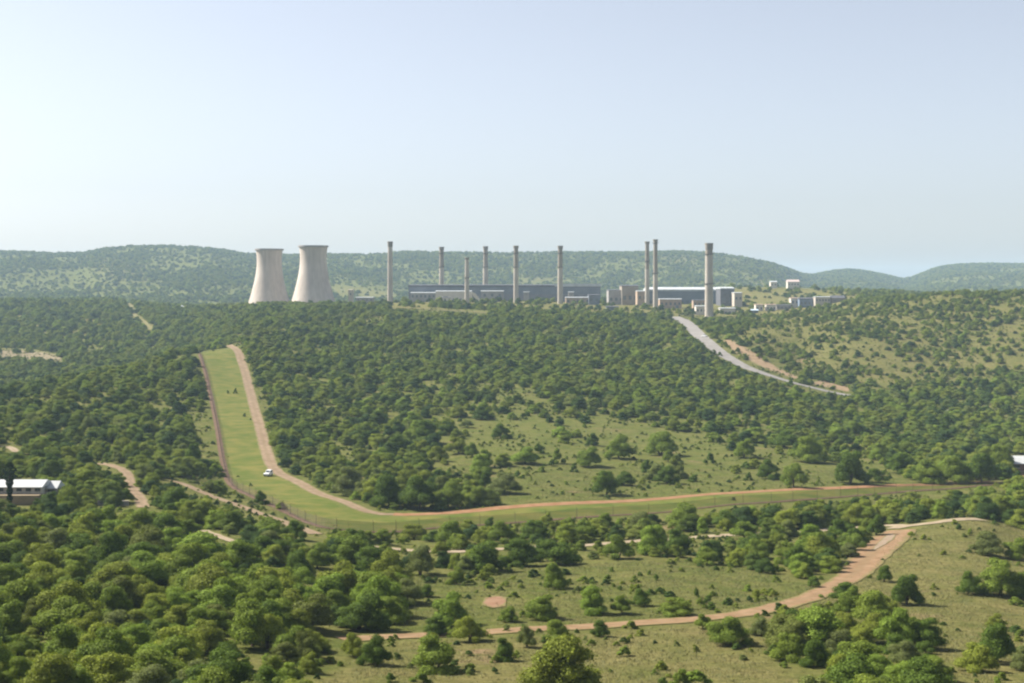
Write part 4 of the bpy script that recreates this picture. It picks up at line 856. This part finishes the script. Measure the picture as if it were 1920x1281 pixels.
# ------------------------------------------------------------------ the plant on the hill
CONC = mat('weathered_concrete', (0.36, 0.315, 0.265), 0.9, base2=(0.46, 0.41, 0.35), scale=0.06, detail=8)
def tower_mat():
    m = mat('tower_concrete', (0.47, 0.40, 0.34), 0.9, base2=(0.58, 0.505, 0.435), scale=0.05, detail=9)
    n = m.node_tree.nodes; l = m.node_tree.links; p = n['Principled BSDF']; src = p.inputs['Base Color'].links[0].from_socket
    tc = n.new('ShaderNodeTexCoord'); mp = n.new('ShaderNodeMapping'); mp.inputs['Scale'].default_value = (0.5, 0.5, 0.025); l.new(tc.outputs['Object'], mp.inputs[0])
    z = n.new('ShaderNodeTexNoise'); z.inputs['Scale'].default_value = 1.0; z.inputs['Detail'].default_value = 6; l.new(mp.outputs[0], z.inputs['Vector'])
    wv = n.new('ShaderNodeTexWave'); wv.bands_direction = 'Z'; wv.inputs['Scale'].default_value = 0.16; wv.inputs['Distortion'].default_value = 0.4; l.new(tc.outputs['Object'], wv.inputs['Vector'])
    a = n.new('ShaderNodeMapRange'); a.inputs['From Min'].default_value = 0.35; a.inputs['From Max'].default_value = 0.65; a.inputs['To Min'].default_value = 0.88; a.inputs['To Max'].default_value = 1.05; l.new(z.outputs['Fac'], a.inputs[0])
    b = n.new('ShaderNodeMapRange'); b.inputs['To Min'].default_value = 0.94; l.new(wv.outputs['Fac'], b.inputs[0])
    c = n.new('ShaderNodeMath'); c.operation = 'MULTIPLY'; l.new(a.outputs[0], c.inputs[0]); l.new(b.outputs[0], c.inputs[1])
    v = n.new('ShaderNodeVectorMath'); v.operation = 'SCALE'; l.new(src, v.inputs[0]); l.new(c.outputs[0], v.inputs['Scale']); l.new(v.outputs[0], p.inputs['Base Color']); return m
TOWERC = tower_mat()
CONC_D = mat('stained_concrete', (0.20, 0.175, 0.145), 0.9, base2=(0.27, 0.24, 0.20), scale=0.12)
CONC_B = mat('brown_concrete', (0.25, 0.21, 0.165), 0.9, base2=(0.31, 0.27, 0.22), scale=0.12)
STEEL = mat('grey_steel', (0.14, 0.135, 0.13), 0.6, 0.2, 0.5)
BLUEW = mat('blue_grey_cladding', (0.145, 0.160, 0.190), 0.6, base2=(0.195, 0.208, 0.235), scale=0.08)
ROOFP = mat('pale_sheet_roof', (0.43, 0.45, 0.455), 0.6, 0.15, 0.2)
WHITE = mat('white_wall', (0.56, 0.51, 0.44), 0.8, 0.08, 0.2)
GREYW = mat('grey_wall', (0.30, 0.28, 0.27), 0.85, 0.15, 0.15)
BRICKW = mat('tan_brick_wall', (0.36, 0.27, 0.20), 0.9, 0.15, 0.2)
DARKR = mat('dark_roof', (0.115, 0.115, 0.125), 0.7, 0.2, 0.3)
GLASS = mat('dark_window', (0.05, 0.055, 0.065), 0.2, spec=0.6)
PANE = mat('dusty_window', (0.13, 0.14, 0.15), 0.3)
DOORM = mat('steel_door', (0.16, 0.18, 0.20), 0.6)

def tower(px, d, base_py, half_base, half_throat, half_top, top_py, label):
    s = d / F; x = (px - 960) * s; g = h(x, d) - 1.0; zt = ZC - (top_py - HY) * s; zb = ZC - (base_py - HY) * s
    e = empty('cooling_tower', (x, d, g), label, 'cooling tower', 'pair of cooling towers')
    H0 = zt - g; rt = half_throat * s; zth = 0.80 * H0; zsee = zb - g
    k = ((half_base * s / rt) ** 2 - 1) / (zth - zsee) ** 2; kt = ((half_top * s / rt) ** 2 - 1) / (H0 - zth) ** 2
    rr = lambda z: rt * math.sqrt(1 + (k if z < zth else kt) * (z - zth) ** 2)
    zl = 5.0
    prof = [(rr(zl + (H0 - zl) * t / 40), zl + (H0 - zl) * t / 40) for t in range(41)]
    inner = [(r - 0.6, z) for r, z in prof[::-1]]
    m = MB(); m.lathe(prof + inner + [prof[0]], 72, cap=False); m.build('shell', TOWERC, e, True, 40)
    m = MB(); r1 = rr(H0); m.lathe([(r1 + .05, H0 - 1.6), (r1 + .9, H0 - 1.4), (r1 + .9, H0 + .15), (r1 - .9, H0 + .15), (r1 - .9, H0 - 1.6), (r1 + .05, H0 - 1.6)], 72, cap=False); m.build('rim', GREYW, e, True, 40)
    for q in range(28):
        a0 = 2 * math.pi * q / 28; rb = rr(0) + 0.6; ru = rr(zl) - .3
        m = MB(); 
        for sgn in (-1, 1):
            a1 = a0 + sgn * math.pi / 28
            m.tube([(rb * math.cos(a0), rb * math.sin(a0), -1.5), (ru * math.cos(a1), ru * math.sin(a1), zl + .3)], [.45, .4], 6)
        m.build('support_column', GREYW, e)
    m = MB(); m.lathe([(rr(0) + 3, -1), (rr(0) + 3, .9), (rr(0) + 2.5, .9), (rr(0) + 2.5, 0.2), (0.1, 0.2)], 48, cap=False); m.build('basin', GREYW, e)
tower(505, 1530, 572, 40, 23.2, 25.3, 467, 'smaller looking cooling tower standing farther from the chimneys')
tower(587.5, 1480, 571, 42.5, 24.8, 26.8, 461, 'taller looking cooling tower standing nearer to the chimneys')

def chimney(px, d, base_py, top_py, hb, ht, rings, label, dark_from=None, upper=None, foot=False):
    s = d / F; x = (px - 960) * s; g = h(x, d) - 1.0; zt = ZC - (top_py - HY) * s
    z = lambda py: ZC - (py - HY) * s - g
    H0 = zt - g; zb = min(z(base_py), H0); rb = hb * s; rt = ht * s
    rad = lambda q: rb + (rt - rb) * min(1, max(0, (q - zb) / (H0 - zb)))
    e = empty('chimney', (x, d, g), label, 'chimney', 'chimneys of the plant')
    zc = z(dark_from) if dark_from else H0 - 3.0
    zs = z(upper) if upper else zc
    m = MB(); m.lathe([(rad(0) * (1.25 if foot else 1), -2), (rad(0) * (1.2 if foot else 1), 1.5)] + [(rad(zs * t / 10), max(zs * t / 10, 1.6)) for t in range(0, 11)], 28); m.build('shaft', CONC, e, True, 40)
    if upper:
        m = MB(); m.lathe([(rad(zs) - .1, zs - .2), (rad(zs) - .1, zs + .01)] + [(rad(zs + (zc - zs) * t / 5) - .08, zs + (zc - zs) * t / 5) for t in range(1, 6)], 28); m.build('upper_shaft', CONC_B, e, True, 40)
    m = MB(); r = rad(H0); m.lathe([(rad(zc) + .05, zc - .2), (r + .22, zc + .4), (r + .35, H0 - 1.2), (r + .55, H0 - 1), (r + .55, H0), (r - .3, H0), (r - .3, H0 - 2)], 28); m.build('dark_cap', CONC_D, e, True, 40)
    for py in rings:
        q = z(py); r = rad(q)
        m = MB(); m.lathe([(r - .1, q - .45), (r + 1.0, q), (r + 1.0, q + .12), (r - .1, q + .12)], 28)
        for k in range(14):
            a = 2 * math.pi * k / 14; m.tube([(math.cos(a) * (r + .95), math.sin(a) * (r + .95), q + .1), (math.cos(a) * (r + .95), math.sin(a) * (r + .95), q + 1.25)], [.04, .04], 4)
        for zz in (.65, 1.2): m.lathe([(r + .93, q + zz), (r + .99, q + zz), (r + .99, q + zz + .06), (r + .93, q + zz + .06), (r + .93, q + zz)], 28, cap=False)
        m.build('platform', STEEL, e)
    m = MB(); a = -2.2; r0 = rad(0) + .35
    for o_ in (-.22, .22): m.tube([(r0 * math.cos(a) + o_, r0 * math.sin(a), 1.5), ((rad(H0) + .35) * math.cos(a) + o_, (rad(H0) + .35) * math.sin(a), H0 - 1.5)], [.05, .05], 4)
    for k in range(int(H0 / .8) - 4):
        q = 2 + k * .8; rr_ = rad(q) + .35; m.box(rr_ * math.cos(a) - .22, rr_ * math.cos(a) + .22, rr_ * math.sin(a) - .02, rr_ * math.sin(a) + .02, q, q + .05)
    m.build('ladder', STEEL, e)
chimney(731.5, 1480, 560, 453, 5.2, 4.3, [], 'chimney nearest the cooling towers, standing clear of the long hall', 463)
chimney(828, 1640, 541, 463, 4.6, 4.2, [475, 501], 'chimney rising behind the white building at the near end of the long hall', 469, 501)
chimney(875.5, 1420, 566, 483, 4.4, 3.4, [521], 'shortest chimney, with a platform at mid height, before the white building', 487)
chimney(910.5, 1640, 540, 462, 5.0, 4.2, [475, 501], 'chimney behind the long hall just past the shortest chimney', 468, 501)
chimney(967.5, 1450, 561, 461, 4.7, 4.2, [475, 501], 'chimney standing in front of the dark long hall, beside the white building', 466, 501)
chimney(1050.5, 1450, 563, 461, 5.2, 4.3, [475, 501], 'chimney standing in front of the long hall toward the grey blocks', 467, 501)
chimney(1213.5, 1460, 574, 453, 4.2, 3.8, [490], 'shorter of the twin chimneys by the pale roofed hall', 458, 505)
chimney(1229, 1400, 577, 449, 4.6, 3.9, [456, 513], 'tallest of the twin chimneys, before the pale roofed hall', 452, 513)
chimney(1329.5, 1240, 597, 456, 8.2, 6.8, [477, 532], 'thickest chimney, standing nearest by the tar road', 468, 477, True)

def building(label, px0, px1, top, base, d, depth, wall, roof, rh=None, windows=None, doors=None, gable=False, fascia=None, name='factory_building', cat='building', group='buildings of the plant', turn=0.0):
    s = d / F; x0 = (px0 - 960) * s; x1 = (px1 - 960) * s; xc = (x0 + x1) / 2; w = x1 - x0
    zt = ZC - (top - HY) * s
    g = min(h(x0, d), h(x1, d), h(xc, d + depth), h(xc, d)) - 0.6
    zb = ZC - (base - HY) * s
    e = empty(name, (xc, d, g), label, cat, group, turn); HH = zt - g; hb = max(zb - g, 0.0)
    rh = rh if rh is not None else max(0.4, 0.06 * HH)
    m = MB(); m.box(-w / 2, w / 2, 0, depth, 0, HH - rh); m.build('wall', wall, e)
    m = MB()
    if gable: m.prism_x([(-.5, HH - rh + .01), (depth / 2, HH), (depth + .5, HH - rh + .01)], -w / 2 - .4, w / 2 + .4)
    else: m.prism_x([(-.4, HH - rh + .01), (-.4, HH - rh * .6), (depth * .5, HH), (depth + .4, HH - rh * .6), (depth + .4, HH - rh + .01)], -w / 2 - .4, w / 2 + .4)
    m.build('roof', roof, e)
    if fascia:
        m = MB(); m.box(-w / 2 - .2, w / 2 + .2, -.25, -.003, HH - rh - fascia[1], HH - rh - .02); m.build('fascia', fascia[0], e)
    lo = hb
    if windows:
        n, z0, z1, ww = windows
        for k in range(n):
            a = -w / 2 + w * (k + .5) / n
            zz0 = lo + (HH - rh - lo) * z0; zz1 = lo + (HH - rh - lo) * z1
            m = MB(); m.box(a - ww / 2, a + ww / 2, -.12, -.004, zz0, zz1); o = m.build('window', PANE, e)
            m = MB(); m.box(a - ww / 2 - .12, a + ww / 2 + .12, -.2, -.002, zz0 - .25, zz0 - .003); m.build('sill', GREYW, o)
    if doors:
        for f_, ww, hh_ in doors:
            a = -w / 2 + w * f_; m = MB(); m.box(a - ww / 2, a + ww / 2, -.15, -.004, 0, lo + hh_); m.build('door', DOORM, e)
    return e
HALL = building('long dark blue hall behind the chimneys with a thin pale roof line', 766, 1126, 533.5, 561, 1560, 46, BLUEW, DARKR, 1.2, (14, .02, .14, 3.2), [(.52, 6, 6), (.8, 6, 6)], fascia=(DARKR, 1.8))
s_ = 1560 / F; hx = lambda p: (p - 946) * s_; hz = lambda p: ZC - (p - HY) * s_ - HALL.location.z
m = MB(); m.box(hx(1040), hx(1127), -.9, -.53, hz(537.5), hz(532.0)); m.build('pale_eave_panel', ROOFP, HALL)
m = MB(); m.box(hx(768), hx(1124), -.7, -.3, 0, hz(551.5)); m.build('lower_wall_band', mat('mauve_grey_wall', (0.19, 0.185, 0.20), 0.8, 0.2, 0.1), HALL)
building('low pale shed at the near end of the long dark hall', 770, 817, 548, 562, 1545, 12, GREYW, ROOFP, 1.0, (6, .35, .7, 2.2))
building('long white building in front of the dark hall, behind the shortest chimney', 817, 884, 545, 563, 1500, 14, WHITE, ROOFP, 1.0, (5, .05, .2, 2.0), [(.28, 5, 4)])
building('small white annex under the long white building', 823, 846, 557, 564, 1478, 8, WHITE, DARKR, .8, (3, .3, .7, 1.6))
building('white sided grey block at the end of the white building', 902, 944, 545, 566, 1490, 20, GREYW, ROOFP, .8, (3, .5, .75, 2.4), [(.8, 5, 6)])
# sloping white gallery between the two
s_ = 1488 / F; gx = lambda p: (p - 960) * s_; gz = lambda p: ZC - (p - HY) * s_
e_ = empty('conveyor_gallery', (gx(890), 1488, h(gx(890), 1488)), 'white gallery sloping down from the long white building', 'conveyor gallery')
m = MB(); zb_ = h(gx(890), 1488); m.prism([(gx(884) - gx(890), gz(547) - zb_), (gx(892) - gx(890), gz(551) - zb_), (gx(902) - gx(890), gz(564) - zb_), (gx(897) - gx(890), gz(566) - zb_), (gx(886) - gx(890), gz(554) - zb_)], -2, 2); m.build('gallery_tube', WHITE, e_)
for q in (-2.2, 2.2):
    m = MB(); m.tube([(q * .6, 0, gz(555) - zb_), (q, 0, -1)], [.25, .25], 5); m.build('leg', STEEL, e_)
building('small pale kiosk at the foot of the dark hall wall', 982, 992, 547, 556, 1535, 8, GREYW, ROOFP, .5, (1, .4, .6, .8))
building('second pale kiosk at the foot of the dark hall wall, near the grey blocks', 1066, 1076, 547, 556, 1535, 8, GREYW, ROOFP, .5, (1, .4, .6, .8))
building('tan brick building low in front of the long dark hall', 1061, 1106, 557, 573, 1480, 16, BRICKW, ROOFP, .8, (5, .4, .7, 2.4))
building('dark blue block closing the end of the long hall', 1104, 1124, 552, 574, 1470, 20, BLUEW, DARKR, .8, (2, .4, .7, 2.4))
building('grey brown block, lower of the two beside the long hall', 1141, 1170, 543, 572, 1520, 30, GREYW, DARKR, 1.0, (3, .3, .5, 3))
building('tallest grey brown block between the two halls, dark roofed', 1166, 1197, 534.5, 573, 1510, 34, CONC_B, DARKR, 1.2, (3, .3, .5, 3))
building('tan block in front of the twin chimneys', 1195, 1214, 545, 577, 1480, 22, BRICKW, ROOFP, .8, (2, .5, .7, 2.2))
building('pale roofed dark hall behind the twin chimneys', 1214, 1352, 538.5, 572, 1560, 44, BLUEW, ROOFP, 4.2, (12, .1, .3, 4.0), [(.4, 6, 6)])
building('dark end block of the pale roofed hall', 1351, 1377, 538, 573, 1500, 34, DARKR, ROOFP, 2.2, (2, .2, .5, 4))
building('light grey annex at the end of the pale roofed hall', 1377, 1392, 548, 574, 1480, 20, CONC, ROOFP, .8, (2, .5, .7, 2))
building('tan building at the foot of the twin chimneys', 1237, 1278, 560, 578, 1420, 14, BRICKW, ROOFP, .8, (5, .35, .65, 2.0), [(.8, 3, 3)])
building('low brown building beside the thickest chimney', 1300, 1322, 562, 580, 1400, 12, BRICKW, DARKR, .7, (3, .4, .7, 1.8))
building('white building at the foot of the thickest chimney', 1305, 1325, 573, 588, 1275, 10, WHITE, ROOFP, .8, (3, .3, .6, 1.5))
building('white car shed with dark bays beside the thickest chimney', 1350, 1379, 577, 594, 1300, 10, WHITE, ROOFP, .8, (4, .0, .5, 2.4))
building('pale blue roofed shed in front of the white building pair', 1408, 1422, 580, 587, 1330, 8, BLUEW, mat('light_blue_roof', (0.50, 0.60, 0.68), 0.5), 1.4, (2, .2, .6, 1.5))
building('first white building of the pair beside the wooded slope', 1417, 1431, 570, 584, 1380, 9, WHITE, BRICKW, .9, (2, .3, .65, 1.6))
building('second white building of the pair beside the wooded slope, wider', 1437, 1455, 570, 584, 1380, 9, WHITE, BRICKW, .9, (3, .3, .65, 1.6))
building('low grey shed beside the white building pair', 1456, 1484, 571, 580, 1400, 10, GREYW, DARKR, .8, (4, .3, .65, 1.4))
building('small white tower like building in the terrace', 1483, 1498, 558, 575, 1420, 10, WHITE, BRICKW, .8, (2, .4, .7, 1.6))
building('blue grey flat roofed building in the terrace above the wooded slope', 1499, 1529, 558, 574, 1410, 12, mat('slate_blue_wall', (0.17, 0.21, 0.27), 0.7, 0.15, 0.2), DARKR, 1.6, (4, .25, .6, 2.2))
building('long pale rendered building at the end of the terrace', 1529, 1557, 556, 568, 1400, 10, CONC, ROOFP, .7, (5, .3, .65, 1.4))
building('dark sheds at the far end of the terrace', 1559, 1584, 554, 567, 1400, 10, CONC_D, DARKR, 2.6, (2, .3, .6, 1.6), gable=True)
building('white building alone on the khaki hill, smaller of two', 1445, 1457, 527, 537.5, 1790, 9, WHITE, ROOFP, 1.2, (2, .3, .6, 1.6), gable=True)
building('white building with pinkish roof on the khaki hill, larger of two', 1477, 1499, 524.5, 537, 1790, 10, WHITE, mat('faded_pink_roof', (0.50, 0.40, 0.37), 0.8), 2.6, (4, .3, .6, 1.6), gable=True)
building('concrete pillar building between the cooling towers and the first chimney', 653, 662, 543, 567, 1420, 5, CONC, CONC, .6, (1, .6, .75, 1.4))
building('white roofed low shed among the trees left of the cooling towers', 326, 351, 573, 579, 1640, 16, GREYW, ROOFP, 2.6, (4, .2, .6, 1.6), gable=True)
building('bluish grey shed half sunk in trees below the grey blocks', 1137, 1160, 574, 592, 1290, 10, mat('blue_grey_sheet', (0.17, 0.20, 0.22), 0.7, 0.2, 0.3), DARKR, .8, (3, .5, .75, 1.8))
building('flat grey store beside the first chimney', 668, 700, 557, 566, 1440, 10, GREYW, ROOFP, .7, (4, .3, .65, 1.6))

# ------------------------------------------------------------------ houses, wall, fence, vehicles
def house(label, px0, px1, ridge, eave, base, py_g, depth, wall, roof, nwin, d=None, name='house', yaw=0.0):
    g0 = ground((px0 + px1) / 2, py_g); d = d or g0.y; s = d / F; x0 = (px0 - 960) * s; x1 = (px1 - 960) * s; w = x1 - x0; xc = (x0 + x1) / 2
    zr = ZC - (ridge - HY) * s; ze = ZC - (eave - HY) * s; zb = ZC - (base - HY) * s; g = min(zb, h(xc, d)) - 0.5
    e = empty(name, (xc, d, g), label, 'house', rz=yaw); E = ze - g; Rr = zr - g; B = zb - g
    m = MB(); m.box(-w / 2 + .3, w / 2 - .3, .4, depth - .4, 0, E - .02); m.build('wall', wall, e)
    m = MB(); m.prism_x([(-.5, E - .02), (-.5, E + .12), (depth / 2, Rr), (depth + .5, E + .12), (depth + .5, E - .02)], -w / 2 - .3, w / 2 + .3); m.build('roof', roof, e)
    if B > 1.0: m = MB(); m.box(-w / 2 - .2, w / 2 + .2, -3.0, .39, 0, B); m.build('terrace', M_PALE, e)
    for k in range(nwin):
        a = -w / 2 + w * (k + .5) / nwin; hgt = E - B
        m = MB(); m.box(a - w / nwin * .28, a + w / nwin * .28, .28, .396, B + hgt * .35, B + hgt * .82); o = m.build('window', GLASS, e)
        m = MB(); m.box(a - w / nwin * .3, a + w / nwin * .3, .2, .394, B + hgt * .28, B + hgt * .345); m.build('sill', WHITE, o)
    return e
RW = mat('white_sheet_roof', (0.44, 0.445, 0.44), 0.5, 0.06, 0.5)
house('low house with long white roof behind the dark cypress', -60, 78, 903, 914, 926, 944, 7.5, mat('cream_wall', (0.52, 0.47, 0.40), 0.85, 0.1, 0.5), RW, 8)
house('small grey roofed wing at the end of the low white house', 62, 106, 904, 916, 926, 942, 5.0, mat('grey_render', (0.36, 0.33, 0.29), 0.85, 0.1, 0.5), mat('light_grey_roof', (0.45, 0.46, 0.45), 0.6, 0.1, 0.5), 2)
A_, B2 = pair([(-60, 934), (0, 934), (58, 932)], [(-60, 952), (0, 950), (58, 946)], 1.0); sheet('paved_terrace', A_, B2, M_PALE, 0.15, 4)
house('white roofed house with red brown wall cut by the photo edge', 1894, 1990, 857, 870, 882, 890, 8, mat('red_brown_wall', (0.24, 0.13, 0.09), 0.9, 0.15, 0.5), RW, 4)
A_, B2 = pair([(1888, 898), (1925, 896)], [(1888, 888), (1925, 886)], 1.0); sheet('driveway', A_, B2, M_RED, 0.15, 4)
g = ground(212, 948); s = g.y / F
e = empty('retaining_wall', (g.x, g.y, g.z), 'low grey wall in a dip among the trees by the side track', 'wall')
m = MB(); L0 = 58 * s / 2; m.box(-L0, L0, 0, .4, -.8, 1.0); m.build('wall_body', GREYW, e)
m = MB(); m.box(-L0 - .1, L0 + .1, -.08, .48, 1.003, 1.14); m.build('coping', CONC, e)

# dark cypress in front of the house
g = ground(18, 955); s = g.y / F
e = empty('cypress_tree', g, 'tall dark narrow cypress in front of the low white house', 'tree')
r = np.random.default_rng(5); n = 2600; hc = 88 * s; zz = r.random(n) ** 0.9; rad = (0.55 + 0.75 * np.clip((zz - 0.5) / 0.15, 0, 1)) * np.clip((1 - zz) / 0.12, 0.05, 1) ** .6 * (1 + .25 * np.sin(zz * 40)); a = r.uniform(0, 6.28, n)
P = np.stack([rad * np.cos(a) * r.uniform(.75, 1.05, n), rad * np.sin(a) * r.uniform(.75, 1.05, n), 0.5 + zz * (hc - 0.5)], -1)
t = r.standard_normal((n, 3)); t[:, 2] += 1; t /= np.linalg.norm(t, axis=1)[:, None]; b = np.cross(t, r.standard_normal((n, 3))); b /= np.linalg.norm(b, axis=1)[:, None]
Q = np.stack([P - t * .22, P - b * .12, P + t * .22, P + b * .12], 1).reshape(-1, 3)
link_mesh('foliage', Q.tolist(), [(4 * i, 4 * i + 1, 4 * i + 2, 4 * i + 3) for i in range(n)], leaf_mat('cypress_leaf', [(0, (0.018, 0.034, 0.016)), (1, (0.028, 0.046, 0.020))]), e)
m = MB(); m.tube([(0, 0, -.5), (0, 0, hc * .5), (0, 0, hc * .9)], [.34, .26, .08], 8); m.build('trunk', BARK, e)

# security fence along the outer edge of the mown strip
FP = [p for p in FENCE_LINE[::1]]
fe = empty('security_fence', (FP[0].x, FP[0].y, h(FP[0].x, FP[0].y)), 'brown wire security fence along the outer edge of the mown strip', 'fence')
o0 = Vector(fe.location); m = MB(); acc = 0.0; posts = []; last = None
for i in range(len(FP) - 1):
    a, b = FP[i], FP[i + 1]; L_ = (b - a).length; t_ = (b - a) / L_; k = 0.0
    while k < L_:
        p = a + t_ * k; q = Vector((p.x, p.y, h(p.x, p.y))) - o0; hwv = 0.022
        m.add([(q.x - t_.x * hwv, q.y - t_.y * hwv, q.z), (q.x + t_.x * hwv, q.y + t_.y * hwv, q.z), (q.x + t_.x * hwv, q.y + t_.y * hwv, q.z + 2.3), (q.x - t_.x * hwv, q.y - t_.y * hwv, q.z + 2.3)], [(0, 1, 2, 3)])
        k += 0.13
    acc += L_
    if last is None or acc - last > 8.0: posts.append(a); last = acc
FENCEM = mat('rusty_wire', (0.10, 0.075, 0.06), 0.7, 0.2, 0.3)
m.build('wire_panel', FENCEM, fe)
posts = posts[:100]
for p in posts:
    q = Vector((p.x, p.y, h(p.x, p.y))) - o0; m = MB(); m.tube([(q.x, q.y, q.z - .4), (q.x, q.y, q.z + 2.45), (q.x - .25, q.y - .1, q.z + 2.8)], [.06, .05, .04], 5); m.build('post', FENCEM, fe)

PAINT = mat('white_paint', (0.78, 0.78, 0.77), 0.3, spec=0.5); RUBBER = mat('tyre_rubber', (0.02, 0.02, 0.02), 0.9); RIM = mat('steel_rim', (0.35, 0.35, 0.36), 0.4)
LAMP = mat('headlight_glass', (0.6, 0.6, 0.58), 0.15, spec=0.6); REDL = mat('tail_light', (0.35, 0.02, 0.015), 0.3)
def vehicle(name, x, y, rz, label, L, Wd, Ht, van=False):
    e = empty(name, (x, y, h(x, y) + 0.12), label, 'car', 'white vehicles', rz)
    z0 = .38; zb = Ht * .56
    prof = [(-L / 2, z0), (L / 2, z0), (L / 2, zb * .86), (L / 2 - .25, zb), (-L / 2 + .1, zb), (-L / 2, zb * .9)]
    m = MB(); m.prism(prof, -Wd / 2, Wd / 2); m.build('body', PAINT, e)
    cab = [(-L / 2 + (.12 if van else 1.55), zb + .003), (L / 2 - 1.25, zb + .003), (L / 2 - 1.95, Ht), (-L / 2 + (.35 if van else 1.75), Ht)]
    m = MB(); m.prism(cab, -Wd / 2 + .1, Wd / 2 - .1); m.build('cab', PAINT, e)
    def glass(pts, nm='window'):
        m = MB(); m.add(pts, [(0, 1, 2, 3)]); m.build(nm, GLASS, e)
    f0, f1 = Vector((L / 2 - 1.25, 0, zb)), Vector((L / 2 - 1.95, 0, Ht)); nrm = Vector((.7, 0, .7)) * .02
    c = [f0.lerp(f1, t) + nrm for t in (.12, .9)]
    glass([(c[0].x, -Wd / 2 + .2, c[0].z), (c[0].x, Wd / 2 - .2, c[0].z), (c[1].x, Wd / 2 - .25, c[1].z), (c[1].x, -Wd / 2 + .25, c[1].z)], 'windscreen')
    xr0, xr1 = cab[0][0], cab[3][0]
    glass([(xr0 + (xr1 - xr0) * .2 - .02, Wd / 2 - .25, zb + (Ht - zb) * .2), (xr0 + (xr1 - xr0) * .2 - .02, -Wd / 2 + .25, zb + (Ht - zb) * .2), (xr1 - (xr1 - xr0) * .15 - .02, -Wd / 2 + .28, Ht * .97), (xr1 - (xr1 - xr0) * .15 - .02, Wd / 2 - .28, Ht * .97)], 'rear_window')
    for sgn in (-1, 1):
        yy = sgn * (Wd / 2 - .085)
        for a_, b_ in ((.06, .5), (.54, .92)):
            X0, X1 = cab[0][0], cab[1][0]; T0, T1 = cab[3][0], cab[2][0]; zl, zh = zb + (Ht - zb) * .15, Ht - (Ht - zb) * .15
            gx0 = lambda f_, q: (X0 + (X1 - X0) * f_) * (1 - q) + (T0 + (T1 - T0) * f_) * q
            glass([(gx0(a_, .15), yy, zl), (gx0(b_, .15), yy, zl), (gx0(b_, .85), yy, zh), (gx0(a_, .85), yy, zh)])
        for xx in (-L / 2 + .85, L / 2 - .85):
            m = MB(); n = 18
            v = [(xx + .36 * math.cos(6.2832 * k / n), sgn * (Wd / 2 - .2), .36 + .36 * math.sin(6.2832 * k / n) - .1) for k in range(n)] + [(xx + .36 * math.cos(6.2832 * k / n), sgn * (Wd / 2 + .02), .36 + .36 * math.sin(6.2832 * k / n) - .1) for k in range(n)]
            m.add(v, [tuple(range(n)), tuple(range(2 * n - 1, n - 1, -1))] + [(k, k + n, (k + 1) % n + n, (k + 1) % n) for k in range(n)]); w_ = m.build('wheel', RUBBER, e)
            m = MB(); m.add([(xx + .2 * math.cos(6.2832 * k / 12), sgn * (Wd / 2 + .03), .26 + .2 * math.sin(6.2832 * k / 12)) for k in range(12)], [tuple(range(12))]); m.build('rim', RIM, w_)
        m = MB(); m.box(L / 2 - .02, L / 2 + .03, sgn * Wd * .38 - .16, sgn * Wd * .38 + .16, zb * .68, zb * .82); m.build('headlight', LAMP, e)
        m = MB(); m.box(-L / 2 - .03, -L / 2 + .01, sgn * Wd * .43 - .08, sgn * Wd * .43 + .08, zb * .62, zb * .88); m.build('tail_light', REDL, e)
    m = MB(); m.box(L / 2 - .05, L / 2 + .1, -Wd / 2 + .05, Wd / 2 - .05, .3, .52); m.box(-L / 2 - .1, -L / 2 + .05, -Wd / 2 + .05, Wd / 2 - .05, .3, .52); m.build('bumper', STEEL, e)
g = ground(503, 893); vehicle('parked_van', g.x, g.y, math.radians(-104), 'white van stopped on the perimeter track where it bends', 3.8, 1.7, 1.8, True)
g = ground(1321, 632, 900); vehicle('parked_car', g.x, g.y, math.radians(-50), 'small white car at the edge of the tar road near the thickest chimney', 4.2, 1.75, 1.6)

# ------------------------------------------------------------------ air
hm = bpy.data.materials.new('haze_air'); hm.use_nodes = True; q = hm.node_tree.nodes; q.clear()
vo = q.new('ShaderNodeOutputMaterial'); pv = q.new('ShaderNodeVolumePrincipled'); hm.node_tree.links.new(pv.outputs[0], vo.inputs['Volume'])
pv.inputs['Color'].default_value = (0.60, 0.80, 1.0, 1); pv.inputs['Density'].default_value = HAZE_DENSITY; pv.inputs['Anisotropy'].default_value = 0.0
zlo = float(ZG.min()) - 1.0; xm = float(ug[-1] * dg[-1]) + 10; ztop = float(ZG.max()) + 25
m = MB(); m.box(-xm, xm, -60, 9600, zlo, max(ztop, ZC + 20)); o = m.build('haze', hm); tag(o, kind='stuff')
